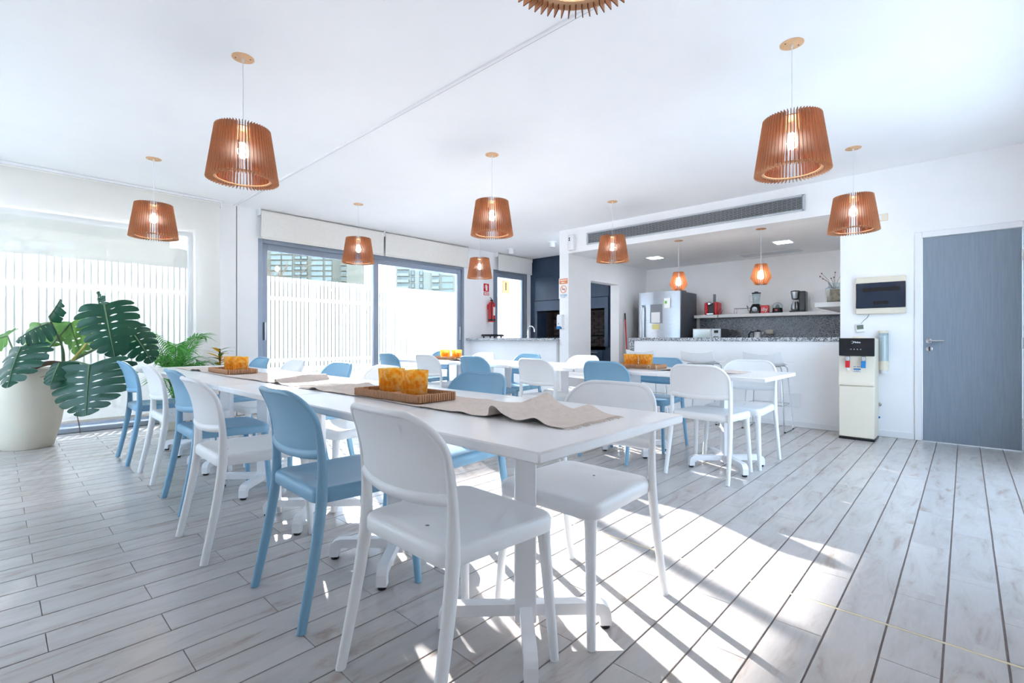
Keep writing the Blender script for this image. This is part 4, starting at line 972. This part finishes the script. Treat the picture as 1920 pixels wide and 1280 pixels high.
mb = MB(); mb.M = Matrix.Translation((-0.08, 0.02, 0.2)) @ Matrix.Rotation(-PI / 2, 4, 'Y'); mb.lathe([(0.034, 0), (0.036, 0.03), (0.02, 0.045), (0.0, 0.046)], 18); mb.build('brew_head', 'chrome', c)
MB().lathe([(0.022, 0.21), (0.024, 0.36), (0.02, 0.375), (0.0, 0.376)], 16, (0.06, -0.01, 0)).build('water_tank', 'grey', c)
MB().tube([(0.08, -0.12, 0.02), (0.0, -0.17, 0.09), (-0.06, -0.15, 0.1), (-0.1, -0.13, 0.02), (-0.15, -0.14, -0.06)], 0.004, 6).build('power_cord', 'ink', c)
r = on_shelf('wire_rack', 'thin wire rack on the shelf left of the blender', 'rack', 2.79)
mb = MB(); [mb.tube([(x, 0.12, 0), (x, 0.12, 0.095), (x, -0.12, 0.095), (x, -0.12, 0)], 0.003, 6) for x in (-0.06, 0.06)]; [mb.tube([(-0.06, y, 0.095), (0.06, y, 0.095)], 0.003, 6) for y in (-0.12, 0, 0.12)]; mb.build('frame', 'steeldark', r)
bl = on_shelf('blender', 'black blender with a clear jug on the kitchen shelf', 'blender', 2.575)
MB().loft([[(h * cx, h * cy, z) for cx, cy in ((-1, -0.7), (-0.7, -1), (0.7, -1), (1, -0.7), (1, 0.7), (0.7, 1), (-0.7, 1), (-1, 0.7))] for h, z in ((0.085, 0), (0.088, 0.02), (0.075, 0.11), (0.05, 0.16))]).build('base', 'black', bl)
mb = MB(); mb.M = Matrix.Translation((-0.082, 0, 0.07)) @ Matrix.Rotation(math.radians(-98), 4, 'Y'); mb.lathe([(0.042, 0), (0.042, 0.008), (0.02, 0.01), (0.018, 0.02), (0, 0.02)], 18); mb.build('dial', 'alulight', bl)
MB().lathe([(0.045, 0.16), (0.05, 0.17), (0.068, 0.335), (0.065, 0.335), (0.046, 0.175)], 20).build('jug', 'jar', bl)
MB().lathe([(0.07, 0.335), (0.07, 0.352), (0.03, 0.356), (0.028, 0.37), (0, 0.37)], 20).build('lid', 'black', bl)
MB().tube([(0.0, 0.05, 0.2), (0, 0.1, 0.2), (0, 0.11, 0.3), (0, 0.062, 0.31)], 0.008, 8).build('jug_handle', 'jar', bl)
MB().tube([(0.05, 0.08, 0.02), (0.0, 0.13, 0.06), (-0.03, 0.14, 0.14), (-0.05, 0.11, 0.1)], 0.004, 6).build('power_cord', 'ink', bl)
ti = on_shelf('coffee_tin', 'red coffee tin with white lettering beside the blender', 'tin', 2.43, 8.74)
MB().b2(-0.03, 0.06, -0.06, 0.06, 0, 0.13, 0.006).build('box', 'red', ti); lettering('illy', 0.085, 'paper', (-0.0312, 0, 0.062), 'x', ti)
ju = on_shelf('juicer', 'small black citrus juicer with a clear cover on the shelf', 'juicer', 2.25)
MB().lathe([(0.075, 0), (0.078, 0.02), (0.072, 0.07), (0.07, 0.08)], 20).build('base', 'black', ju); MB().lathe([(0.072, 0.08), (0.078, 0.12), (0.075, 0.13), (0.04, 0.165), (0.014, 0.178), (0, 0.18)], 20).build('cover', 'jar', ju)
MB().lathe([(0.04, 0.082), (0.02, 0.13), (0, 0.145)], 14).build('cone', 'grey', ju); MB().b2(-0.082, -0.06, -0.02, 0.02, 0.03, 0.055, 0.004).build('switch', 'red', ju)
MB().tube([(0, 0.07, 0.01), (-0.05, 0.11, 0.006), (-0.08, 0.13, 0.03)], 0.006, 6).build('power_cord', 'ink', ju)
cm = on_shelf('filter_coffee_maker', 'tall black filter coffee maker with steel flask on the right of the shelf', 'coffee maker', 1.96)
MB().b2(-0.07, 0.09, -0.125, -0.03, 0.0, 0.33, 0.012).build('tower', 'black', cm); MB().b2(-0.09, 0.09, -0.13, 0.1, 0.0, 0.025, 0.008).build('hot_plate', 'black', cm)
MB().lathe([(0.03, 0.2), (0.055, 0.22), (0.07, 0.32), (0.07, 0.33)], 18, (0, 0.03, 0)).build('filter_funnel', 'steel', cm); MB().lathe([(0.072, 0.33), (0.06, 0.345), (0, 0.348)], 18, (0, 0.03, 0)).build('lid', 'black', cm)
MB().lathe([(0.055, 0.026), (0.066, 0.05), (0.062, 0.12), (0.04, 0.16), (0.042, 0.175), (0, 0.178)], 18, (0, 0.03, 0)).build('flask', 'steel', cm)
MB().tube([(-0.05, 0.02, 0.16), (-0.1, 0.01, 0.16), (-0.105, 0.01, 0.07), (-0.062, 0.02, 0.06)], 0.009, 8).build('flask_handle', 'black', cm)
mw = thing('microwave_oven', 'white-framed microwave oven with a mirrored door on the kitchen worktop', 'microwave', (8.6, 3.27, 0.901))
MB().b2(-0.16, 0.2, -0.24, 0.24, 0.01, 0.295, 0.008).build('case', 'steeldark', mw); MB().b2(-0.185, -0.16, -0.08, 0.24, 0.012, 0.295, 0.004).build('door', 'white', mw)
MB().b2(-0.188, -0.184, -0.06, 0.225, 0.03, 0.28).build('door_glass', 'chrome', mw); MB().b2(-0.185, -0.16, -0.24, -0.085, 0.012, 0.295, 0.004).build('control_panel', 'alulight', mw)
MB().b2(-0.188, -0.184, -0.2, -0.13, 0.22, 0.265).build('display', 'ink', mw); [MB().b2(-0.188, -0.184, -0.2 + (i % 3) * 0.028, -0.18 + (i % 3) * 0.028, 0.06 + (i // 3) * 0.04, 0.085 + (i // 3) * 0.04).build('key', 'grey', mw) for i in range(9)]
ke = thing('electric_kettle', 'steel electric kettle with black handle on the kitchen worktop', 'kettle', (8.6, 2.5, 0.901))
MB().lathe([(0.085, 0), (0.085, 0.02)], 22).build('base', 'black', ke); MB().lathe([(0.08, 0.021), (0.082, 0.05), (0.066, 0.22), (0.06, 0.235)], 22).build('body', 'steel', ke)
MB().lathe([(0.061, 0.235), (0.05, 0.25), (0.015, 0.255), (0.012, 0.268), (0, 0.27)], 22).build('lid', 'black', ke); MB().tube([(0, 0.055, 0.235), (0, 0.1, 0.235), (0, 0.135, 0.2), (0, 0.14, 0.1), (0, 0.12, 0.06)], 0.012, 8).build('handle', 'black', ke)
MB().loft([[(-0.02, -0.06, 0.17), (0.02, -0.06, 0.17), (0.02, -0.06, 0.23), (-0.02, -0.06, 0.23)], [(-0.008, -0.1, 0.215), (0.008, -0.1, 0.215), (0.008, -0.1, 0.235), (-0.008, -0.1, 0.235)]]).build('spout', 'steel', ke)
ja = thing('glass_jar', 'square clear glass jar holding dried stems on the near shelf end', 'jar', (6.78, 1.13, 1.4455))
def sqr(h, z, r=0.02): return [(sx * (h - r) + r * math.cos(a0 + k * PI / 6), sy * (h - r) + r * math.sin(a0 + k * PI / 6), z) for sx, sy, a0 in ((1, 1, 0), (-1, 1, PI / 2), (-1, -1, PI), (1, -1, 1.5 * PI)) for k in range(4)]
MB().loft([sqr(0.075, 0), sqr(0.08, 0.008), sqr(0.08, 0.17), sqr(0.055, 0.19), sqr(0.055, 0.235), sqr(0.052, 0.235), sqr(0.052, 0.19), sqr(0.076, 0.17), sqr(0.074, 0.012)]).build('jar', 'jar', ja, ang=50)
MB().loft([sqr(0.072, 0.014), sqr(0.073, 0.02), sqr(0.071, 0.15), sqr(0.05, 0.158)]).build('filling', 'shells', ja)
dsx = thing('dried_flowers', 'dried brown flower stems standing in the glass jar', 'dried flowers', (6.78, 1.13, 1.61))
for i in range(7):
    a = i * 0.9; e = Vector((0.05 * math.cos(a), 0.12 * math.sin(a * 1.3) + 0.04, 0.13 + 0.03 * (i % 3)))
    stem = MB().tube([(0.01 * math.cos(a), 0.01 * math.sin(a), -0.02), e * 0.5 + Vector((0, 0, 0.02)), e], 0.0018, 5).build('stem', 'brownish', dsx)
    MB().lathe([(0, -0.008), (0.008, 0), (0.006, 0.008), (0, 0.01)], 8, tuple(e)).build('seed_head', 'brownish', stem)

# ------------------------------------------------------------------ plants
def orient(origin, tipdir, normal):
    y = Vector(tipdir).normalized(); z = Vector(normal); z = (z - y * z.dot(y)).normalized(); x = y.cross(z)
    m = Matrix((x, y, z)).transposed().to_4x4(); return Matrix.Translation(origin) @ m
def monstera_leaf(parent, base, tipdir, normal, L, W, mat, droop=0.25, cup=0.25, lobes=7, seed=0, name='leaf'):
    rnd = random.Random(seed); mb = MB(); mb.M = orient(base, tipdir, normal)
    def pt(u, v, s):
        sh = math.sin(PI * min(1, (u * 0.93 + 0.07)) ** 0.62) ** 0.72
        y = L * (u + v * sh * (-0.30 + 0.36 * u) + 0.13 * v * v * sh); x = s * (v * W / 2 * sh)
        z = -droop * L * max(0, y / L) ** 2 - cup * abs(x) ** 1.6 / (W / 2) ** 0.6 + 0.008 * math.sin(u * 30 + s) * v
        return (x, y, z)
    du = 1.0 / lobes
    for s in (-1, 1):
        for i in range(lobes):
            cut = rnd.uniform(0.45, 0.66); gw = rnd.uniform(0.035, 0.1) if i > 0 else 0.02; ext = rnd.uniform(0.95, 1.03)
            hole = rnd.random() < 0.75 and 0 < i < lobes - 1
            rows = []
            for j in range(13):
                v = j / 12; g = 0.0
                if v > cut: g = gw * ((v - cut) / (1 - cut)) ** 0.7 + (0.22 * max(0, (v - 0.82) / 0.18) ** 2)
                if hole and 0.1 < v < 0.31: g = max(g, 0.13 * math.sin(PI * (v - 0.1) / 0.21))
                rows.append([pt(min(1, (i + 0.5 + (k / 4 - 0.5) * (1 - 2 * g)) * du), v * ext, s) for k in range(5)])
            vs = [p for r_ in rows for p in r_]
            mb.add(vs, [(j * 5 + k, j * 5 + k + 1, (j + 1) * 5 + k + 1, (j + 1) * 5 + k) for j in range(12) for k in range(4)])
    o = mb.build(name, mat, parent, ang=80, normals=False)
    rib = MB(); rib.M = mb.M; rib.tube([(0, L * k / 10, -droop * L * (k / 10) ** 2 + 0.002) for k in range(11)], [0.006 * (1 - k / 11) + 0.001 for k in range(11)], 6); rib.build('midrib', 'stem', o)
    return o
px_, py_ = 0.21, 6.45
mo = thing('monstera_plant', 'large monstera plant with split leaves in the tall cream pot', 'plant', (0, 0, 0))
pot = MB().lathe([(0.0, 0), (0.175, 0.0), (0.185, 0.01), (0.235, 0.2), (0.268, 0.42), (0.278, 0.56), (0.268, 0.68), (0.252, 0.745), (0.238, 0.745), (0.25, 0.68), (0.255, 0.6), (0.0, 0.6)], 48, (px_, py_, 0)).build('flower_pot', 'pot')
tag(pot, 'tall cream barrel-shaped planter by the left window', 'planter')
MB().lathe([(0.255, 0.69), (0.1, 0.705), (0.0, 0.7)], 30, (px_, py_, 0)).build('soil', 'soil', mo)
TO = -FW        # towards the camera
def stalk(a, mids, b, r0, r1, mat='stem'):
    P_ = [Vector(p) for p in [a] + mids + [b]]; pts = []
    for i in range(len(P_) - 1):
        p0, p1, p2, p3 = P_[max(i - 1, 0)], P_[i], P_[i + 1], P_[min(i + 2, len(P_) - 1)]
        for k in range(6):
            t = k / 6; pts.append(0.5 * ((2 * p1) + (p2 - p0) * t + (2 * p0 - 5 * p1 + 4 * p2 - p3) * t * t + (3 * p1 - p0 - 3 * p2 + p3) * t ** 3))
    pts.append(P_[-1]); n = len(pts)
    return MB().tube(pts, [r0 + (r1 - r0) * i / (n - 1) for i in range(n)], 8).build('stalk', mat, mo)
UP = Vector((0, 0, 1))
W0 = 4.5
# (petiole root px, bends, leaf base px, w) , tip px, tilt of the leaf face, length, width, material
stalk(at(62, 690, W0), [at(75, 684, W0), at(100, 680, 4.4)], at(130, 684, 4.35), 0.026, 0.018, 'root')
LV = [
    # base(u,v,w), tip(u,v,w), normal, W, mat, droop, cup, lobes, stalk list
    ((196, 572, 4.35), (212, 664, 4.2), RT * 0.35 + TO * 0.8 + UP * 0.55, 0.47, 'leaf', 0.1, 0.3, 8, [(130, 682, 4.35), (165, 640, 4.4), (186, 600, 4.42)]),
    ((240, 612, 4.62), (285, 668, 4.55), TO * 0.6 + UP * 0.8 + RT * 0.3, 0.36, 'leaf', 0.25, 0.5, 7, [(120, 683, 4.4), (190, 648, 4.55), (225, 622, 4.62)]),
    ((168, 684, 4.1), (158, 778, 3.95), TO * 0.95 + UP * 0.3, 0.72, 'leaf', 0.05, 0.15, 8, [(118, 680, 4.4), (140, 678, 4.3)]),
    ((40, 650, 4.2), (4, 722, 4.0), TO * 0.85 + UP * 0.5 - RT * 0.2, 0.5, 'leaf', 0.12, 0.3, 7, [(80, 682, 4.45), (60, 664, 4.3)]),
    ((76, 606, 4.6), (58, 662, 4.5), TO * 0.7 - UP * 0.45, 0.46, 'leaflight', 0.05, 0.45, 7, [(64, 690, 4.55), (68, 650, 4.6)]),
    ((132, 606, 4.6), (150, 668, 4.55), TO * 0.9 + RT * 0.2, 0.27, 'leaflight', 0.1, 0.5, 6, [(66, 688, 4.5), (90, 655, 4.55)]),
    ((92, 606, 4.35), (20, 626, 4.2), UP * 0.85 + TO * 0.5, 0.42, 'leaf', 0.3, 0.4, 7, [(120, 682, 4.45), (118, 655, 4.4), (106, 625, 4.38)]),
    ((92, 594, 4.4), (118, 562, 4.4), TO * 0.8 - RT * 0.5, 0.13, 'leaf', -0.1, 1.2, 3, [(112, 640, 4.42), (100, 612, 4.4)]),
    ((14, 630, 4.6), (-30, 640, 4.6), UP * 0.6 + TO * 0.7, 0.3, 'leaflight', 0.2, 0.3, 6, [(40, 690, 4.5), (24, 655, 4.55)]),
    ((110, 604, 4.7), (112, 648, 4.75), TO * 0.5 + UP * 0.8, 0.34, 'leaflight', 0.25, 0.4, 6, [(118, 682, 4.5), (116, 650, 4.6)]),
    ((190, 600, 4.5), (183, 546, 4.5), TO * 0.8 - RT * 0.4, 0.2, 'leaf', 0.0, 0.5, 5, [(172, 640, 4.42), (184, 618, 4.45)]),
    ((112, 680, 4.15), (92, 718, 4.0), TO * 0.8 + UP * 0.6, 0.28, 'leaf', 0.1, 0.5, 5, [(110, 682, 4.3)]),
]
for i, (b, tip, nrm, w_, m_, dr_, cp_, lb_, st_) in enumerate(LV):
    B, T_ = at(*b), at(*tip)
    stalk(at(*st_[0]), [at(*q) for q in st_[1:]], B, 0.0125 if i < 4 else 0.009, 0.007, 'stemy' if i == 0 else 'stem')
    monstera_leaf(mo, B, T_ - B, nrm, (T_ - B).length, w_, m_, dr_, cp_, lb_, 40 + i)
stalk(at(142, 770, 4.0), [at(146, 785, 4.0)], at(151, 812, 3.98), 0.004, 0.003, 'root'); stalk(at(95, 702, 4.2), [at(86, 704, 4.15)], at(76, 707, 4.1), 0.003, 0.002, 'root')
# palm behind the far end of the tables
qx, qy = 1.40, 6.55
tag(MB().lathe([(0.0, 0), (0.12, 0.0), (0.13, 0.01), (0.165, 0.2), (0.17, 0.3), (0.155, 0.3), (0.15, 0.26), (0.0, 0.26)], 32, (qx, qy, 0)).build('flower_pot', 'pot'), 'cream pot of the palm behind the front table row', 'planter')
pm = thing('palm_plant', 'bright green feathery palm behind the far end of the front tables', 'plant', (qx, qy, 0.26))
MB().lathe([(0.148, 0.002), (0.07, 0.014), (0.0, 0.012)], 24).build('soil', 'soil', pm)
rnd = random.Random(11)
def frond(parent, az, reach, height, droop, nl, ll, mat='palm', name='frond'):
    back = max(0.0, math.sin(az)); reach *= 1 - 0.62 * back; ll *= 1 - 0.4 * back
    d = Vector((math.cos(az), math.sin(az), 0)); side = Vector((-d.y, d.x, 0)); pts = []
    for k in range(15):
        t = k / 14; pts.append(d * (reach * t ** 1.3) + Vector((0, 0, height * (1 - (1 - t) ** 1.8) - droop * t ** 3)))
    mb = MB()
    for k in range(nl):
        t = 0.3 + 0.7 * k / nl; i = min(13, int(t * 14)); f = t * 14 - i
        p = pts[i].lerp(pts[i + 1], f); tg = (pts[i + 1] - pts[i]).normalized(); l = ll * (0.6 + 0.6 * math.sin(PI * (0.15 + 0.8 * k / nl)))
        for s in (-1, 1):
            dr_ = (side * s * 0.75 + tg * 0.75 + Vector((0, 0, 0.1))).normalized(); nrm = dr_.cross(tg).normalized(); wv = nrm.cross(dr_).normalized() * 0.0062
            q1 = p + dr_ * l * 0.5 + Vector((0, 0, -0.05 * l)); q2 = p + dr_ * l + Vector((0, 0, -0.3 * l))
            up_ = nrm * 0.002
            mb.add([p - wv * 0.4, p + wv * 0.4, q1 + wv + up_, q1 - wv + up_, q2], [(0, 1, 2, 3), (3, 2, 4)])
    o = mb.build(name, mat, parent, smooth=False, normals=False)
    MB().tube(pts, [0.0055 * (1 - 0.8 * k / 14) for k in range(15)], 6).build('rachis', 'stem', o)
for k in range(18):
    az = k * 2.399 + 0.3
    frond(pm, az, rnd.uniform(0.25, 0.52), rnd.uniform(0.45, 0.9), rnd.uniform(0.0, 0.3), 24, rnd.uniform(0.16, 0.22))
for az, re, he in ((math.atan2(-RT.y, -RT.x) - 0.2, 0.62, 0.62), (math.atan2(RT.y, RT.x), 0.35, 0.9), (-2.2, 0.4, 0.45), (-1.6, 0.35, 0.3)): frond(pm, az, re, he, 0.12, 24, 0.2)
cr = thing('croton_plant', 'small yellow and red leaved plant behind the far table end', 'plant', (1.87, 6.62, 0.0))
MB().lathe([(0.0, 0), (0.1, 0), (0.135, 0.22), (0.125, 0.22), (0.12, 0.19), (0.0, 0.19)], 24).build('flower_pot', 'pot', cr)
MB().tube([(0, 0, 0.19), (0.01, 0.01, 0.6), (0, 0, 0.9)], 0.01, 8).build('stem', 'brownish', cr)
for k in range(22):
    a = k * 2.399; h = 0.62 + 0.27 * k / 22; l = rnd.uniform(0.18, 0.27); d = Vector((math.cos(a), math.sin(a), 0.55)).normalized(); sd_ = Vector((-math.sin(a), math.cos(a), 0))
    def lf(u, v, d=d, sd_=sd_, h=h, l=l): return Vector((0, 0, h)) + d * (l * u) + Vector((0, 0, -0.07 * u * u)) + sd_ * ((v - 0.5) * 0.055 * math.sin(PI * min(1, u * 0.95 + 0.05)) ** 0.8)
    MB().sheet(lf, 8, 2, 0.001).build('leaf', 'croton' if k % 3 else 'leaflight', cr)

# ------------------------------------------------------------------ outdoors
struct(MB().b2(-300, 500, -300, 600, -0.3, -0.13).build('ground', 'paving', smooth=False))
fn = thing('slat_fence', 'tall white vertical slat fence outside the windows', 'fence', (0, 9.0, 0))
sl = MB().box((0, 0, 1.27), (0.0555, 0.012, 1.72), 0.002).mesh('slat', 'fence')
for k in range(178): o = link('slat', sl, fn); o.location = (-1.6 + k * 0.0755, random.uniform(-0.001, 0.001), 0)
MB().b2(-1.7, 11.9, 0.012, 0.05, 0.6, 0.66).b2(-1.7, 11.9, 0.012, 0.05, 1.72, 1.78).build('rail', 'fence', fn)
for k in range(8): MB().b2(-1.6 + k * 1.9, -1.53 + k * 1.9, 0.05, 0.12, 0.36, 2.1, 0.004).build('post', 'fence', fn)
tag(MB().b2(-1.8, 12, 8.72, 8.86, -0.13, 0.4, 0.01).b2(-1.8, 12, 8.86, 9.3, -0.13, 0.36).build('planter_kerb', 'kerb'), 'pale low planter wall running along the foot of the fence', 'kerb')
mb = MB(); rnd = random.Random(3)
for k in range(2600):
    x, y = rnd.uniform(-1.0, 11.5), rnd.uniform(8.865, 8.975); h = rnd.uniform(0.05, 0.11); a = rnd.uniform(0, PI); c_, s_ = math.cos(a) * 0.006, math.sin(a) * 0.006
    mb.add([(x - c_, y - s_, 0.36), (x + c_, y + s_, 0.36), (x + rnd.uniform(-0.02, 0.02), y + rnd.uniform(-0.02, 0.02), 0.36 + h)], [(0, 1, 2)])
tag(mb.build('grass_strip', 'grass', smooth=False, normals=False), 'strip of green grass along the foot of the fence', 'grass', kind='stuff')
hd = MB(); rnd = random.Random(17)
hd.b2(-8, 34, 20.2, 21.0, -0.13, 3.3)  # added dark backing, so the gaps between the fence slats read dark
for k in range(7000):
    p = Vector((rnd.uniform(-8, 34), 20.2 - rnd.uniform(0, 0.15), rnd.uniform(-0.1, 3.4))); a = rnd.uniform(0, 6.28); q = rnd.uniform(0.05, 0.09)
    hd.add([p, p + Vector((math.cos(a) * q, -0.03, math.sin(a) * q)), p + Vector((math.cos(a + 0.9) * q, -0.05, math.sin(a + 0.9) * q))], [(0, 1, 2)])
tag(hd.build('added_hedge', 'hedge', smooth=False, normals=False), 'dark hedge added beyond the white fence to darken the gaps between its slats', 'hedge')
# number plate outside the glazed door
npl = thing('number_sign', 'beige plate with the number 1 seen reversed through the glazed door', 'sign', (7.45, 7.155, 1.99))
MB().b2(-0.11, 0.11, -0.004, 0.006, 0, 0.27, 0.003).build('board', 'vinyl', npl)
lettering('1', 0.24, 'ink', (0, -0.0052, 0.135), 'y', npl, mirror=True)
bw = thing('garden_pillar', 'beige rendered garden pillar outside the glazed door', 'pillar', (9.05, 8.35, 0))
MB().b2(-0.15, 0.15, -0.15, 0.15, -0.13, 2.9, 0.01).build('shaft', 'beige', bw); MB().b2(-0.18, 0.18, -0.18, 0.18, 2.9, 2.98, 0.01).build('cap', 'beige', bw)
# far buildings, facing the camera side; local x runs along the facade, y away from the room
def facade(name, label, u0, u1, w, H, mat, cols, floor_h, depth=30):
    S = w / FPX; X = lambda u: (u - 960) * S
    t = thing(name, label, 'building'); t.location = FW * w; t.rotation_euler = (0, 0, YAW - PI / 2)
    MB().b2(X(u0), X(u1), 0, depth, -0.2, H).build('wall', mat, t, smooth=False)
    MB().b2(X(u0) - 0.3, X(u1) + 0.3, -0.3, depth + 0.3, H, H + 1.0).build('parapet', mat, t, smooth=False)
    MB().b2(X((u0 + u1) / 2) - 5, X((u0 + u1) / 2) + 5, 6, 16, H + 1, H + 4.5).build('roof_housing', mat, t, smooth=False)
    zmin, zmax = 1.02 + (635 - 592) * S, min(H - 1, 1.02 + (635 - 440) * S)
    for (a, b, kind) in cols:
        xa, xb = X(a), X(b); wd = xb - xa; cx = (xa + xb) / 2
        if kind == 'pair': recs = [(-wd * 0.23, wd * 0.36, 1.3), (wd * 0.23, wd * 0.36, 1.3)]; trim = 'concD'
        elif kind == 'wide': recs = [(0, wd * 0.94, 1.9)]; trim = mat
        elif kind == 'slim': recs = [(0, wd * 0.8, 1.7)]; trim = 'concD'
        else: recs = [(0, wd * 0.9, 1.8)]; trim = mat
        frm = [MB().box((0, -0.1, 0), (r[1] + 0.5, 0.3, r[2] + 0.45)).box((0, -0.25, -r[2] / 2 - 0.2), (r[1] + 0.6, 0.4, 0.2)).mesh('window', trim, smooth=False) for r in recs]
        pan = [MB().box((0, -0.27, 0), (r[1], 0.06, r[2])).box((0, -0.31, 0), (0.09, 0.06, r[2]), mi=1).mesh('pane', ['pane', trim], smooth=False) for r in recs]
        z = 1.6; bal = None
        while z < zmax:
            if z > zmin:
                for (dx, ww, hh), f, p in zip(recs, frm, pan):
                    o = link('window', f, t); o.location = (cx + dx, 0, z)
                    q = link('pane', p, o)
                if kind == 'balcony':
                    if bal is None: bal = MB().b2(-wd / 2, wd / 2, -1.5, 0, -1.45, -1.2).b2(-wd / 2, wd / 2, -1.5, -1.4, -1.2, -0.35).b2(-wd / 2, -wd / 2 + 0.1, -1.5, 0, -1.2, -0.35).b2(wd / 2 - 0.1, wd / 2, -1.5, 0, -1.2, -0.35).mesh('balcony', mat, smooth=False)
                    o = link('balcony', bal, t); o.location = (cx, 0, z)
            z += floor_h
    return t
facade('apartment_building', 'grey-green apartment tower seen through the left sliding panel', 455, 650, 254, 64, 'concA', [(508, 527, 'wide'), (529, 548, 'wide'), (551, 578, 'pair'), (584, 606, 'wide'), (610, 622, 'wide'), (640, 650, 'balcony')], 2.8)
facade('apartment_building', 'pale apartment tower with balconies seen through the right sliding panel', 744, 862, 210, 56, 'concB', [(743, 768, 'balcony'), (772, 777, 'slim'), (787, 793, 'slim'), (810, 824, 'balcony'), (829, 849, 'wide')], 2.8)
facade('apartment_building', 'tall block seen faintly through the lowered blind at far left', -60, 158, 120, 32, 'concA', [(10, 40, 'wide'), (60, 90, 'wide'), (110, 140, 'wide')], 2.8)
facade('apartment_building', 'low stepped building seen faintly through the lowered blind', 187, 275, 200, 40, 'concA', [(195, 215, 'wide'), (225, 245, 'wide')], 2.8)
facade('apartment_building', 'lower wing right of the stepped building seen through the blind', 276, 312, 200, 35, 'concA', [(280, 300, 'wide')], 2.8)
# bare tree beyond the fence
tr = thing('bare_tree', 'leafless tree with thin branches beyond the fence', 'tree', (FW * 30 + (498 - 960) / FPX * 30 * RT) + Vector((0, 0, -0.13)))
mbt = MB(); mbb = MB(); rnd = random.Random(21)
mbt.tube([(0, 0, 0), (0.05, 0.02, 1.5), (0.0, 0.05, 3.2)], [0.16, 0.12, 0.09], 8)
def branch(p, d, l, r, lev):
    e = p + d * l; m = (p + e) / 2 + Vector((rnd.uniform(-1, 1), rnd.uniform(-1, 1), rnd.uniform(-1, 1))) * l * 0.07
    mbb.tube([p, m, e], [r, r * 0.8, r * 0.6], 5)
    if lev == 0: return
    for _ in range(3):
        q = p.lerp(e, rnd.uniform(0.45, 1.0)); n_ = (d + Vector((rnd.uniform(-1, 1), rnd.uniform(-1, 1), rnd.uniform(-0.4, 0.7))) * 0.65).normalized()
        branch(q, n_, l * rnd.uniform(0.55, 0.75), r * 0.55, lev - 1)
for k in range(6):
    a = k * 1.05 + 0.2; branch(Vector((0, 0.05, 2.6 + 0.1 * k)), Vector((math.cos(a) * 0.7, math.sin(a) * 0.7, 0.8)).normalized(), 1.9, 0.05, 3)
mbt.build('trunk', 'bark', tr); mbb.build('branches', 'bark', tr, normals=False)
